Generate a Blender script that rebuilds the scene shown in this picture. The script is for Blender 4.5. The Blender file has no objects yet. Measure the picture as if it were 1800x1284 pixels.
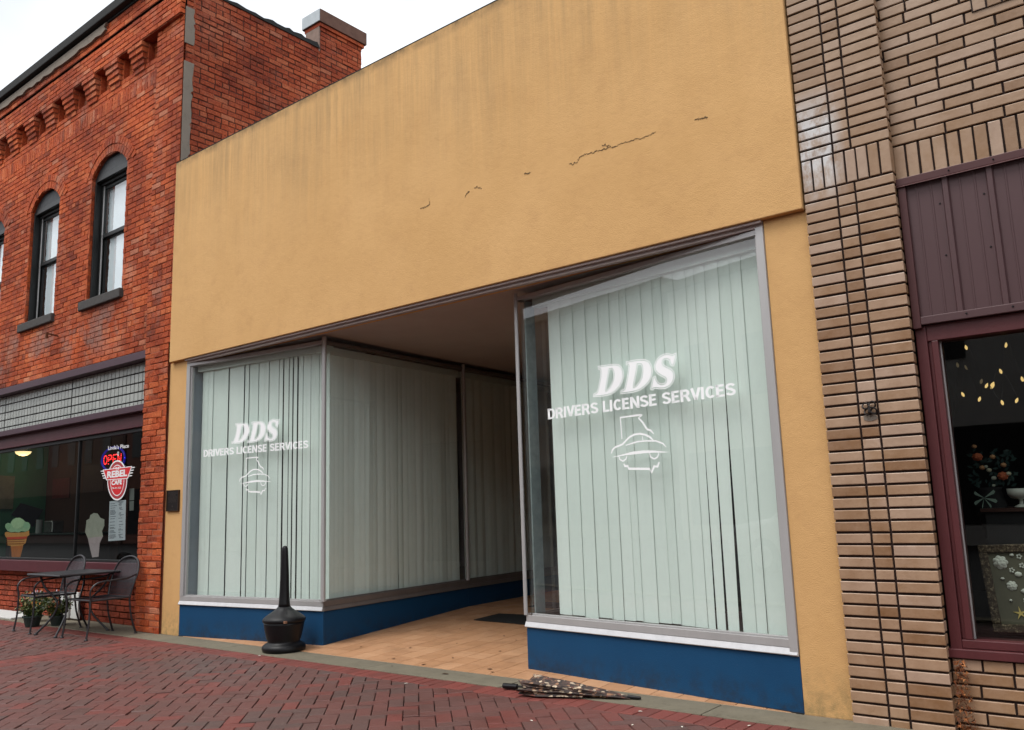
import bpy, math, random, json
from mathutils import Vector, Matrix
random.seed(7)
R = math.radians
sc = bpy.context.scene
COL = sc.collection

# ---------------------------------------------------------------- camera
cam_d = bpy.data.cameras.new("camera"); cam = bpy.data.objects.new("camera", cam_d); COL.objects.link(cam)
cam_d.sensor_width = 36; cam_d.lens = 29.763; cam_d.clip_end = 500; cam_d.clip_start = 0.05
yaw, pit, rol = R(-38.3275), R(9.53005), R(-1.86309)
F_ = Vector((math.sin(yaw)*math.cos(pit), math.cos(yaw)*math.cos(pit), math.sin(pit)))
R0 = Vector((math.cos(yaw), -math.sin(yaw), 0)); U0 = R0.cross(F_)
R1 = R0*math.cos(rol)+U0*math.sin(rol); U1 = -R0*math.sin(rol)+U0*math.cos(rol)
M = Matrix((R1, U1, -F_)).transposed().to_4x4(); M.translation = Vector((0, -5.2, 1.274))
cam.matrix_world = M
sc.camera = cam

# ---------------------------------------------------------------- light: overcast daylight
w = bpy.data.worlds.new("World"); sc.world = w; w.use_nodes = True
nt = w.node_tree; bg = nt.nodes["Background"]
sky = nt.nodes.new("ShaderNodeTexSky"); sky.sky_type = 'NISHITA'; sky.sun_disc = False
SUN_EL, SUN_AZ = R(62), R(200)
sky.sun_elevation = SUN_EL; sky.sun_rotation = SUN_AZ; sky.air_density = 1.0; sky.dust_density = 4.0; sky.ozone_density = 1.0
hs = nt.nodes.new("ShaderNodeHueSaturation"); hs.inputs['Saturation'].default_value = 0.10
# cloud deck: even grey-white veil mixed over the clear sky
mx = nt.nodes.new("ShaderNodeMix"); mx.data_type = 'RGBA'; mx.inputs['Factor'].default_value = 0.55
mx.inputs['B'].default_value = (8.6, 8.8, 9.1, 1)
nt.links.new(sky.outputs[0], hs.inputs['Color']); nt.links.new(hs.outputs[0], mx.inputs['A'])
tc=nt.nodes.new('ShaderNodeTexCoord'); cn=nt.nodes.new('ShaderNodeTexNoise'); cn.inputs['Scale'].default_value=1.6; cn.inputs['Detail'].default_value=5
cr=nt.nodes.new('ShaderNodeValToRGB'); cr.color_ramp.elements[0].position=.38; cr.color_ramp.elements[0].color=(.62,.64,.67,1); cr.color_ramp.elements[1].position=.56; cr.color_ramp.elements[1].color=(1.08,1.08,1.08,1)
cm=nt.nodes.new('ShaderNodeMix'); cm.data_type='RGBA'; cm.blend_type='MULTIPLY'; cm.inputs['Factor'].default_value=1
nt.links.new(tc.outputs['Generated'],cn.inputs['Vector']); nt.links.new(cn.outputs['Fac'],cr.inputs[0]); nt.links.new(mx.outputs['Result'],cm.inputs['A']); nt.links.new(cr.outputs[0],cm.inputs['B'])
nt.links.new(cm.outputs['Result'], bg.inputs['Color']); bg.inputs['Strength'].default_value = 0.13
sd = bpy.data.lights.new("sun", 'SUN'); sd.energy = 1.0; sd.angle = R(25); sd.color = (1, .96, .9)
sun = bpy.data.objects.new("sun", sd); COL.objects.link(sun)
dv = Vector((math.sin(SUN_AZ)*math.cos(SUN_EL), math.cos(SUN_AZ)*math.cos(SUN_EL), math.sin(SUN_EL)))
sun.rotation_euler = dv.to_track_quat('Z', 'Y').to_euler(); sun.location = (0, -8, 14)
sc.view_settings.view_transform = 'Standard'; sc.view_settings.look = 'None'
sc.view_settings.exposure = 0.82; sc.view_settings.gamma = 1; sc.view_settings.use_curve_mapping = False
try:
    sc.cycles.max_bounces = 8; sc.cycles.transparent_max_bounces = 12; sc.cycles.caustics_reflective = False
    sc.cycles.caustics_refractive = False; sc.cycles.use_denoising = True
except Exception: pass

DATA = json.loads(r'''{"D1":[[0.5531,0.3467],[0.6058,0.3454],[0.6682,0.3427],[0.7092,0.3397],[0.7392,0.3306],[0.7584,0.3137],[0.7717,0.2856],[0.7743,0.2491],[0.7621,0.2185],[0.7344,0.1818],[0.6969,0.1542],[0.66,0.1384],[0.613,0.1318],[0.5554,0.1325],[0.492,0.1357],[0.4924,0.1427],[0.514,0.1476],[0.5278,0.1562],[0.5429,0.1852],[0.5693,0.2682],[0.5751,0.3168],[0.5709,0.3339],[0.5552,0.3369]],"D1h":[[0.649,0.327],[0.6774,0.3251],[0.694,0.3045],[0.6998,0.2752],[0.6921,0.2357],[0.669,0.1981],[0.6467,0.1725],[0.6143,0.152],[0.5998,0.1546],[0.6001,0.1741],[0.6265,0.2606],[0.6431,0.3156]],"D2":[[0.8208,0.3431],[0.8657,0.3446],[0.91,0.3441],[0.9776,0.3362],[1.0146,0.317],[1.0314,0.2852],[1.0362,0.2532],[1.0264,0.2155],[1.005,0.1831],[0.9746,0.1597],[0.9296,0.1378],[0.8852,0.1294],[0.8259,0.1267],[0.7561,0.129],[0.7566,0.1358],[0.7821,0.1419],[0.7955,0.1542],[0.8168,0.2114],[0.8365,0.2807],[0.8417,0.32],[0.8351,0.333],[0.8203,0.3359]],"D2h":[[0.9112,0.326],[0.9498,0.3205],[0.9628,0.2988],[0.9654,0.2669],[0.9546,0.2172],[0.9279,0.1813],[0.8968,0.1556],[0.8717,0.1469],[0.8598,0.1523],[0.864,0.1775],[0.8887,0.2497],[0.905,0.307]],"S":[[1.2352,0.3367],[1.2454,0.339],[1.2457,0.3255],[1.2286,0.2802],[1.2234,0.2714],[1.2144,0.2727],[1.2064,0.2872],[1.2013,0.311],[1.1795,0.3258],[1.1519,0.328],[1.1323,0.3135],[1.1286,0.2946],[1.1386,0.2738],[1.1651,0.2566],[1.2004,0.2382],[1.2189,0.2127],[1.2211,0.1819],[1.2076,0.1532],[1.1785,0.1302],[1.141,0.1195],[1.0995,0.1227],[1.0674,0.1306],[1.0464,0.1332],[1.0362,0.1228],[1.0293,0.1256],[1.0325,0.1368],[1.051,0.1966],[1.0607,0.1993],[1.0663,0.1791],[1.0831,0.1537],[1.11,0.1388],[1.1426,0.1404],[1.1621,0.1552],[1.1661,0.1777],[1.1512,0.195],[1.1246,0.2101],[1.0891,0.2343],[1.0722,0.2599],[1.0718,0.2872],[1.0906,0.3196],[1.1203,0.3405],[1.1582,0.3503],[1.1947,0.3448],[1.2213,0.3331]],"strokes":[[[[0.7352,-0.2139],[0.731,-0.055],[0.907,-0.0529],[0.9309,-0.0522],[0.8968,-0.075],[0.9316,-0.1091],[0.9571,-0.1497],[0.9702,-0.1642],[0.9977,-0.1723],[1.0214,-0.1989]],0.0135],[[[0.6285,-0.3137],[0.6404,-0.287],[0.6667,-0.2693],[0.7375,-0.2531],[0.7686,-0.2302],[0.8045,-0.2059],[0.8493,-0.1903],[0.9021,-0.1889],[0.9488,-0.2004],[0.9895,-0.2209],[1.0156,-0.2456]],0.0135],[[[0.7664,-0.263],[0.8256,-0.252],[0.8744,-0.2442],[0.9456,-0.2439],[1.0384,-0.2512],[1.0962,-0.2743],[1.1214,-0.3004]],0.0106],[[[0.9199,-0.2076],[0.9248,-0.2385]],0.0097],[[[0.6971,-0.3377],[0.7055,-0.3616],[0.7318,-0.3748],[0.7595,-0.3649],[0.7749,-0.3389]],0.0106],[[[0.9758,-0.3332],[0.984,-0.362],[1.013,-0.3769],[1.0413,-0.3675],[1.0572,-0.3387]],0.0106],[[[0.7403,-0.3946],[0.7487,-0.4144],[0.7758,-0.4121],[0.7816,-0.4335],[0.9687,-0.4448],[0.9829,-0.4725],[1.0092,-0.4291],[1.0388,-0.4326],[1.0548,-0.4019]],0.0164]],"belly":[[0.6369,-0.3397],[0.7226,-0.3278],[0.8214,-0.3132],[0.9173,-0.3103],[1.0104,-0.3175],[1.101,-0.3305],[1.1501,-0.3376],[1.1005,-0.3379],[1.0093,-0.3325],[0.9158,-0.331],[0.82,-0.3342],[0.7468,-0.3352],[0.6368,-0.3424]],"rorg":[0.2917,1.9565],"lorg":[0.2927,1.9344],"rs":[0.243,0.367,0.504,0.638,0.768,0.882,0.983,1.049,1.189,1.294,1.375,1.485,1.592,1.665,1.752,1.862,1.951,2.038,2.198],"ls":[0.123,0.216,0.299,0.568,0.829,0.899,1.048,1.128,1.207,1.362,1.434,1.515,1.579,1.65,1.718,1.77,1.829,1.875,1.947],"wing":[[-11.068,1.926],[-10.896,1.928],[-10.841,1.998],[-10.674,2.029],[-10.537,1.992],[-10.485,1.931],[-10.311,1.932],[-10.403,1.78],[-10.43,1.776],[-10.427,1.703],[-10.501,1.581],[-10.683,1.515],[-10.834,1.581],[-10.925,1.68],[-10.954,1.789],[-10.987,1.782]],"oval":[[-10.427,1.771],[-10.427,1.722],[-10.437,1.674],[-10.457,1.631],[-10.484,1.593],[-10.519,1.561],[-10.56,1.538],[-10.606,1.523],[-10.655,1.517],[-10.705,1.522],[-10.754,1.536],[-10.801,1.559],[-10.843,1.59],[-10.879,1.629],[-10.907,1.673],[-10.927,1.722],[-10.937,1.772],[-10.936,1.823],[-10.926,1.871],[-10.906,1.916],[-10.878,1.955],[-10.841,1.987],[-10.798,2.01],[-10.751,2.024],[-10.702,2.028],[-10.651,2.022],[-10.602,2.007],[-10.556,1.982],[-10.516,1.95],[-10.481,1.911],[-10.454,1.867],[-10.436,1.82]],"oval2":[[-10.511,1.771],[-10.511,1.735],[-10.518,1.701],[-10.53,1.669],[-10.548,1.641],[-10.571,1.618],[-10.598,1.601],[-10.629,1.59],[-10.661,1.586],[-10.694,1.589],[-10.727,1.599],[-10.758,1.616],[-10.785,1.639],[-10.809,1.667],[-10.828,1.7],[-10.841,1.735],[-10.848,1.771],[-10.848,1.808],[-10.842,1.843],[-10.829,1.876],[-10.81,1.904],[-10.787,1.927],[-10.759,1.944],[-10.728,1.955],[-10.695,1.958],[-10.662,1.954],[-10.629,1.943],[-10.599,1.926],[-10.572,1.902],[-10.548,1.874],[-10.53,1.842],[-10.518,1.807]],"ban":[[-11.068,1.926],[-10.311,1.932],[-10.403,1.78],[-10.964,1.784]],"REBEL":[[-10.934,1.815],[-10.941,1.891],[-10.437,1.818]],"CAFE":[[-10.814,1.719],[-10.82,1.774],[-10.555,1.719]],"THE":[[-10.734,1.907],[-10.737,1.937],[-10.637,1.907]],"LINDA":[[-10.958,2.173],[-10.962,2.223],[-10.426,2.17]],"AT":[[-10.717,2.082],[-10.722,2.136],[-10.663,2.084]],"OPEN":[[-11.236,2.004],[-11.247,2.115],[-10.743,2.003]],"NUM":[[-10.799,1.667],[-10.801,1.688],[-10.572,1.664]],"MENU":[[-10.878,1.513],[-10.464,1.519],[-10.441,1.028],[-10.867,1.013]],"P2":[[-10.455,1.657],[-10.336,1.658],[-10.328,1.513],[-10.442,1.511]],"P3":[[-10.441,1.501],[-10.331,1.503],[-10.327,1.387],[-10.431,1.384]],"BLUE":[[-11.194,2.162],[-10.79,2.157],[-10.764,2.112],[-11.27,2.001],[-11.22,1.965],[-11.102,1.921],[-10.903,2.186]],"c1":[[-13.914,1.234],[-13.934,1.289],[-13.863,1.334],[-13.756,1.355],[-13.626,1.353],[-13.503,1.324],[-13.424,1.291],[-13.317,1.281],[-13.253,1.245],[-13.253,1.2],[-13.3,1.166],[-13.403,1.149],[-13.532,1.159],[-13.636,1.141],[-13.768,1.151],[-13.899,1.143],[-14.038,1.172],[-14.113,1.218],[-14.121,1.264],[-14.034,1.286],[-13.931,1.271]],"c2":[[-14.124,1.145],[-14.035,1.153],[-13.899,1.139],[-13.636,1.137],[-13.402,1.144],[-13.279,1.165],[-13.26,1.104],[-13.329,1.077],[-13.369,0.989],[-13.458,0.954],[-13.447,0.949],[-13.518,0.786],[-13.808,0.778],[-13.879,0.948],[-13.991,0.953],[-14.031,1.062],[-14.103,1.09]],"c3":[[-14.034,1.076],[-13.33,1.082],[-13.336,1.051],[-14.005,1.039]],"c4":[[-13.867,0.939],[-13.458,0.952],[-13.523,0.79],[-13.803,0.783]],"k1":[[-11.538,1.214],[-11.531,1.283],[-11.449,1.305],[-11.429,1.351],[-11.334,1.376],[-11.236,1.365],[-11.159,1.311],[-11.047,1.287],[-11.039,1.208],[-11.094,1.141],[-11.064,1.074],[-11.471,1.053],[-11.554,1.134]],"k2":[[-11.471,1.053],[-11.064,1.074],[-11.14,0.985],[-11.156,0.817],[-11.322,0.804],[-11.393,0.916]],"bulbs":[[-1.103,2.164],[-0.975,2.141],[-0.763,2.124],[-0.986,2.018],[-1.026,2.036],[-0.808,1.973],[-0.703,1.913],[-0.859,1.896],[-0.887,1.895],[-0.91,1.922],[-1.023,1.859],[-1.114,1.921],[-1.115,1.823],[-0.934,1.82],[-0.82,1.788],[-0.741,1.791],[-1.112,1.539]],"cracks":[[[-5.05,3.907],[-4.995,3.906],[-4.93,3.922],[-4.937,3.981]],[[-4.519,3.872],[-4.504,3.899],[-4.483,3.914],[-4.464,3.912]],[[-4.413,3.938],[-4.374,3.927],[-4.332,3.905]],[[-3.883,3.901],[-3.864,3.908],[-3.842,3.898],[-3.818,3.901]],[[-3.442,3.867],[-3.415,3.855],[-3.373,3.861],[-3.348,3.885],[-3.323,3.898],[-3.282,3.897],[-3.226,3.892],[-3.179,3.892],[-3.116,3.887],[-3.07,3.887],[-3.016,3.882],[-2.978,3.894],[-2.918,3.882],[-2.858,3.889],[-2.814,3.88],[-2.77,3.884],[-2.727,3.884],[-2.69,3.891]],[[-3.145,3.931],[-3.107,3.912],[-3.069,3.898]],[[-2.386,3.878],[-2.352,3.878],[-2.306,3.875],[-2.287,3.867]]]}''')

# ---------------------------------------------------------------- helpers
def tag(o, label=None, cat=None, group=None, kind=None):
    if label: o['label'] = label
    if cat: o['category'] = cat
    if group: o['group'] = group
    if kind: o['kind'] = kind
    return o
def empty(name, loc, label, cat, group=None):
    o = bpy.data.objects.new(name, None); COL.objects.link(o); o.location = loc; o.empty_display_size = .1
    return tag(o, label, cat, group)
def children(o): return [c for c in bpy.data.objects if c.parent == o]
def copy_tree(o, parent=None):
    c = o.copy(); COL.objects.link(c)
    if parent: c.parent = parent
    for ch in children(o): copy_tree(ch, c)
    return c

class MB:
    def __init__(s): s.v=[]; s.f=[]; s.r=[]; s.m=[]
    def face(s, pts, r=0.5, m=0):
        b=len(s.v); s.v+= [tuple(p) for p in pts]; s.f.append(tuple(range(b,b+len(pts)))); s.r.append(r); s.m.append(m)
    def mesh(s, vs, fs, r=0.5, m=0):
        b=len(s.v); s.v+=[tuple(p) for p in vs]
        for f in fs: s.f.append(tuple(b+i for i in f)); s.r.append(r); s.m.append(m)
    def hexa(s, c, r=0.5, m=0):   # 8 corners: bottom 4 (ccw), top 4
        s.mesh(c, [(3,2,1,0),(4,5,6,7),(0,1,5,4),(1,2,6,5),(2,3,7,6),(3,0,4,7)], r, m)
    def box(s, x0,x1,y0,y1,z0,z1, r=0.5, m=0):
        s.hexa([(x0,y0,z0),(x1,y0,z0),(x1,y1,z0),(x0,y1,z0),(x0,y0,z1),(x1,y0,z1),(x1,y1,z1),(x0,y1,z1)], r, m)
    def wbox(s, W, u0,u1,z0,z1,d0,d1, r=0.5, m=0):  # box in a wall frame; d is distance outward
        s.hexa([W(u0,z0,d1),W(u1,z0,d1),W(u1,z0,d0),W(u0,z0,d0),W(u0,z1,d1),W(u1,z1,d1),W(u1,z1,d0),W(u0,z1,d0)], r, m)
    def tube(s, pts, rad, n=8, r=0.5, m=0, smooth=True, cap=True):
        P=[Vector(p) for p in pts]
        if smooth and len(P)>2: P=catmull(P,5)
        k=len(P); up=None; base=len(s.v)
        for i,p in enumerate(P):
            t=(P[min(i+1,k-1)]-P[max(i-1,0)]).normalized()
            if up is None: up=t.orthogonal().normalized()
            else:
                up=(up-t*up.dot(t)); up=up.normalized() if up.length>1e-6 else t.orthogonal().normalized()
            sd_=t.cross(up); rr=rad if not callable(rad) else rad(i/(k-1))
            for j in range(n):
                a=2*math.pi*j/n; s.v.append(tuple(p+(up*math.cos(a)+sd_*math.sin(a))*rr))
        for i in range(k-1):
            for j in range(n):
                j2=(j+1)%n; s.f.append((base+i*n+j,base+i*n+j2,base+(i+1)*n+j2,base+(i+1)*n+j)); s.r.append(r); s.m.append(m)
        if cap:
            s.f.append(tuple(base+j for j in range(n))[::-1]); s.r.append(r); s.m.append(m)
            s.f.append(tuple(base+(k-1)*n+j for j in range(n))); s.r.append(r); s.m.append(m)
    def lathe(s, prof, c=(0,0,0), n=32, r=0.5, m=0, fn=None):
        base=len(s.v); k=len(prof)
        for (rr,z) in prof:
            for j in range(n):
                a=2*math.pi*j/n; q=fn(a,z) if fn else 1
                s.v.append((c[0]+rr*q*math.cos(a), c[1]+rr*q*math.sin(a), c[2]+z))
        for i in range(k-1):
            for j in range(n):
                j2=(j+1)%n; s.f.append((base+i*n+j,base+i*n+j2,base+(i+1)*n+j2,base+(i+1)*n+j)); s.r.append(r); s.m.append(m)
        s.f.append(tuple(base+j for j in range(n))[::-1]); s.r.append(r); s.m.append(m)
        s.f.append(tuple(base+(k-1)*n+j for j in range(n))); s.r.append(r); s.m.append(m)
    def blob(s, c, rx, ry, rz, r=0.5, m=0, n=10, k=7, jit=0):
        vs=[];fs=[]
        for i in range(k+1):
            th=math.pi*i/k
            for j in range(n):
                a=2*math.pi*j/n; q=1+random.uniform(-jit,jit)
                vs.append((c[0]+rx*q*math.sin(th)*math.cos(a), c[1]+ry*q*math.sin(th)*math.sin(a), c[2]+rz*q*math.cos(th)))
        for i in range(k):
            for j in range(n):
                j2=(j+1)%n; fs.append((i*n+j2,i*n+j,(i+1)*n+j,(i+1)*n+j2))
        s.mesh(vs,fs,r,m)
    def extrude(s, poly, fn, d0, d1, r=0.5, m=0):  # poly in 2-D, fn(u,v,d)->xyz ; outline plus caps (caps triangulated by Blender's ngon)
        n=len(poly); b=len(s.v)
        s.v+=[tuple(fn(u,v,d1)) for u,v in poly]+[tuple(fn(u,v,d0)) for u,v in poly]
        s.f.append(tuple(range(b,b+n))); s.f.append(tuple(range(b+2*n-1,b+n-1,-1))); s.r+=[r,r]; s.m+=[m,m]
        for i in range(n):
            j=(i+1)%n; s.f.append((b+j,b+i,b+n+i,b+n+j)); s.r.append(r); s.m.append(m)
    def build(s, name, mats, parent=None, smooth=False, bevel=0, label=None, origin=None):
        me=bpy.data.meshes.new(name)
        vs=s.v
        if origin is not None: vs=[(a-origin[0],b-origin[1],c-origin[2]) for a,b,c in vs]
        me.from_pydata(vs,[],s.f)
        if not isinstance(mats,(list,tuple)): mats=[mats]
        for mt in mats: me.materials.append(mt)
        me.polygons.foreach_set('material_index', s.m)
        at=me.attributes.new('rnd','FLOAT','FACE'); at.data.foreach_set('value', s.r)
        if smooth: me.polygons.foreach_set('use_smooth',[True]*len(me.polygons))
        me.validate(); me.update()
        o=bpy.data.objects.new(name, me); COL.objects.link(o)
        if origin is not None: o.location=origin
        if parent is not None:
            o.parent=parent; pl=Vector(parent.location)
            if parent.parent is not None: pl=pl+Vector(parent.parent.location)
            o.location=Vector(o.location)-pl
        if bevel:
            b=o.modifiers.new('bevel','BEVEL'); b.width=bevel; b.segments=2; b.limit_method='ANGLE'; b.angle_limit=R(40)
        if label: o['label']=label
        return o
def catmull(P,k):
    out=[]
    for i in range(len(P)-1):
        p0=P[max(i-1,0)];p1=P[i];p2=P[i+1];p3=P[min(i+2,len(P)-1)]
        for j in range(k):
            t=j/k; out.append(0.5*((2*p1)+(p2-p0)*t+(2*p0-5*p1+4*p2-p3)*t*t+(3*p1-p0-3*p2+p3)*t**3))
    out.append(P[-1]); return out
def wallframe(A,B):
    A=Vector((A[0],A[1])); B=Vector((B[0],B[1])); u=(B-A).normalized(); n=Vector((u.y,-u.x)); L=(B-A).length
    def W(a,z,d=0): return (A.x+u.x*a+n.x*d, A.y+u.y*a+n.y*d, z)
    W.L=L; W.u=u; W.n=n
    return W
FRONT = wallframe((0,0),(1,0))       # u = x, d>0 toward the street
def clip(poly,a,b,c):   # keep a*x+b*y<=c
    out=[]
    for i in range(len(poly)):
        p=poly[i];q=poly[(i+1)%len(poly)]; dp=a*p[0]+b*p[1]-c; dq=a*q[0]+b*q[1]-c
        if dp<=0: out.append(p)
        if (dp<0)!=(dq<0) and dp!=dq:
            t=dp/(dp-dq); out.append((p[0]+(q[0]-p[0])*t,p[1]+(q[1]-p[1])*t))
    return out
def text_mesh(body, size, name, material, parent, fn, sx=1, bold=0, thick=.0006, align='LEFT', label=None):
    cu=bpy.data.curves.new(name,'FONT'); cu.body=body; cu.size=size; cu.offset=bold; cu.align_x=align; cu.resolution_u=3
    to=bpy.data.objects.new(name,cu); COL.objects.link(to)
    bpy.context.view_layer.update()
    me=bpy.data.meshes.new_from_object(to.evaluated_get(bpy.context.evaluated_depsgraph_get()))
    bpy.data.objects.remove(to)
    m=MB(); m.v=[tuple(fn(v.co.x*sx,v.co.y,thick)) for v in me.vertices]
    for p in me.polygons: m.f.append(tuple(p.vertices)); m.r.append(.5); m.m.append(0)
    return m.build(name, material, parent, label=label)

# ---------------------------------------------------------------- materials
class NB:
    def __init__(s,name):
        s.m=bpy.data.materials.new(name); s.m.use_nodes=True; s.t=s.m.node_tree; s.b=s.t.nodes['Principled BSDF']; s.out=s.t.nodes['Material Output']
        s._pos=None
    def n(s,t,**k):
        x=s.t.nodes.new(t)
        for a,b in k.items(): setattr(x,a,b)
        return x
    def l(s,a,b): s.t.links.new(a,b)
    def pos(s,scale=(1,1,1)):
        g=s.n('ShaderNodeNewGeometry') if s._pos is None else s._pos; s._pos=g
        mp=s.n('ShaderNodeMapping'); mp.inputs['Scale'].default_value=scale; s.l(g.outputs['Position'],mp.inputs['Vector']); return mp.outputs[0]
    def noise(s,scale,detail=4,rough=.6,vs=(1,1,1)):
        x=s.n('ShaderNodeTexNoise'); x.inputs['Scale'].default_value=scale; x.inputs['Detail'].default_value=detail; x.inputs['Roughness'].default_value=rough
        s.l(s.pos(vs),x.inputs['Vector']); return x.outputs['Fac']
    def ramp(s,fac,stops,interp='LINEAR'):
        x=s.n('ShaderNodeValToRGB'); x.color_ramp.interpolation=interp; e=x.color_ramp.elements
        while len(e)<len(stops): e.new(.5)
        for el,(p,c) in zip(e,stops):
            el.position=p; el.color=(c,c,c,1) if not isinstance(c,(tuple,list)) else (*c,1)
        s.l(fac,x.inputs[0]); return x.outputs[0]
    def mix(s,a,b,f,mode='MIX'):
        x=s.n('ShaderNodeMix'); x.data_type='RGBA'; x.blend_type=mode
        for sock,val in ((x.inputs['A'],a),(x.inputs['B'],b)):
            if isinstance(val,(tuple,list)): sock.default_value=(*val,1)
            else: s.l(val,sock)
        if isinstance(f,(int,float)): x.inputs['Factor'].default_value=f
        else: s.l(f,x.inputs['Factor'])
        return x.outputs['Result']
    def attr(s,name='rnd'):
        x=s.n('ShaderNodeAttribute'); x.attribute_name=name; return x.outputs['Fac']
    def math(s,op,a,b=0):
        x=s.n('ShaderNodeMath',operation=op)
        for i,v in enumerate((a,b)):
            if isinstance(v,(int,float)): x.inputs[i].default_value=v
            else: s.l(v,x.inputs[i])
        return x.outputs[0]
    def bump(s,h,strength=.4,dist=.01):
        x=s.n('ShaderNodeBump'); x.inputs['Strength'].default_value=strength; x.inputs['Distance'].default_value=dist; s.l(h,x.inputs['Height']); s.l(x.outputs[0],s.b.inputs['Normal'])
    def base(s,c):
        if isinstance(c,(tuple,list)): s.b.inputs['Base Color'].default_value=(*c,1)
        else: s.l(c,s.b.inputs['Base Color'])
    def rough(s,v):
        if isinstance(v,(int,float)): s.b.inputs['Roughness'].default_value=v
        else: s.l(v,s.b.inputs['Roughness'])
    def spec(s,v): s.b.inputs['Specular IOR Level'].default_value=v
    def metal(s,v): s.b.inputs['Metallic'].default_value=v
def simple(name,c,rough=.6,metal=0,var=.15,nscale=8,bump=0,bscale=60,spec=.4,streak=False):
    k=NB(name); vs=(1,1,.15) if streak else (1,1,1)
    f=k.noise(nscale,5,.65,vs); k.base(k.mix(tuple(x*(1-var) for x in c),tuple(min(1,x*(1+var)) for x in c),f)); k.rough(rough); k.metal(metal); k.spec(spec)
    if bump: k.bump(k.noise(bscale,3),bump,.004)
    return k.m
def emis(name,c,st):
    k=NB(name); k.base(c); k.b.inputs['Emission Color'].default_value=(*c,1); k.b.inputs['Emission Strength'].default_value=st; return k.m

def m_brick(name, ramp, soot=.5, rough=.85, pale=.5):
    k=NB(name); a=k.attr(); c=k.ramp(a,ramp)
    c=k.mix(c,k.ramp(k.noise(42,6,.8),[(.3,(.035,.012,.008)),(.5,(.32,.060,.018)),(.70,(.66,.22,.09))]),.46)
    c=k.mix(c,k.mix((.62,.42,.45),(1.5,1.42,1.3),k.ramp(k.noise(.95,5,.65),[(.36,0),(.62,1)])),.75,'MULTIPLY')
    c=k.mix(c,(.62,.40,.30),k.math('MULTIPLY',k.ramp(k.noise(55,4,.8,(1,1,1.6)),[(.62,0),(.70,1)]),.45))
    gz=k.n('ShaderNodeSeparateXYZ'); k.l(k.pos(),gz.inputs[0])
    # grey-washed bricks in the band under the upper window sills
    bz=k.ramp(k.math('MULTIPLY',k.math('ABSOLUTE',k.math('SUBTRACT',gz.outputs['Z'],3.78)),2.2),[(.35,1),(1,0)])
    c=k.mix(c,(.26,.19,.16),k.math('MULTIPLY',k.math('MULTIPLY',bz,k.ramp(k.noise(1.15,5,.6),[(.50,0),(.60,1)])),.62))
    # lime bloom patches and soot patches on the wall itself
    c=k.mix(c,(.50,.27,.19),k.math('MULTIPLY',k.ramp(k.noise(1.4,6,.7),[(.54,0),(.70,1)]),pale))
    c=k.mix(c,(.07,.028,.02),k.math('MULTIPLY',k.ramp(k.noise(2.1,6,.75,(1,1,.5)),[(.55,0),(.70,1)]),soot))
    k.base(c); k.rough(rough); k.spec(.25); k.bump(k.noise(60,7,.8),1.0,.012); return k.m
RED_RAMP=[(0,(.12,.020,.010)),(.25,(.32,.050,.014)),(.5,(.43,.078,.020)),(.75,(.52,.125,.036)),(.95,(.56,.19,.085)),(1,(.50,.24,.15))]
M_RED=m_brick('red_brick',RED_RAMP,.45,pale=.5)
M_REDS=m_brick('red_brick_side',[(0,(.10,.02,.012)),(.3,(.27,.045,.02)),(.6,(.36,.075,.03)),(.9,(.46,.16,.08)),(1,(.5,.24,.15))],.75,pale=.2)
M_MORT=simple('old_mortar',(.30,.090,.045),.95,var=.4,nscale=30,bump=.6,bscale=80)
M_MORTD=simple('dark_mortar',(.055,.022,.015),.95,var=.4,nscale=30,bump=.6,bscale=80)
def m_tan():
    k=NB('tan_glazed_brick'); c=k.ramp(k.attr(),[(0,(.21,.10,.040)),(.2,(.29,.16,.080)),(.5,(.37,.23,.140)),(.8,(.41,.270,.180)),(1,(.45,.315,.235))])
    c=k.mix(c,k.ramp(k.noise(9,5,.65),[(.3,(.20,.11,.055)),(.7,(.47,.33,.23))]),.34)
    c=k.mix(c,(.13,.08,.04),k.math('MULTIPLY',k.ramp(k.noise(60,4,.7),[(.60,0),(.74,1)]),.35))
    c=k.mix(c,(.25,.12,.03),k.math('MULTIPLY',k.ramp(k.noise(3,5,.7),[(.56,0),(.75,1)]),.4))
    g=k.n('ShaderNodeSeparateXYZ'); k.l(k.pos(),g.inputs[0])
    # shade painted in as a darker tone higher up, and a pale patch on the inner column near the soldier course
    up=k.ramp(k.math('MULTIPLY',k.math('SUBTRACT',g.outputs['Z'],2.2),.45),[(0,0),(1,.42)]); c=k.mix(c,(.20,.125,.062),up)
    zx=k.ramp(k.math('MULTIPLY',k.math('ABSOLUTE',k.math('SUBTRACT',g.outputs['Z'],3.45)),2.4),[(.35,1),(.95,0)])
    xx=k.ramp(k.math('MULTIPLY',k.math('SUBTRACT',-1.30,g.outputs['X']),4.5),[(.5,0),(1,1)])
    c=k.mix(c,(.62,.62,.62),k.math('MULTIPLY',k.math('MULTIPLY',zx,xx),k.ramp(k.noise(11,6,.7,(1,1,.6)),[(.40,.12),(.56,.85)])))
    k.base(c); k.rough(k.ramp(k.noise(14,4),[(.3,.30),(.7,.5)])); k.spec(.45); k.bump(k.noise(45,4),.35,.004); return k.m
M_TAN=m_tan(); M_TMORT=simple('black_mortar',(.022,.011,.008),.95,var=.5,nscale=25,bump=.5)
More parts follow.
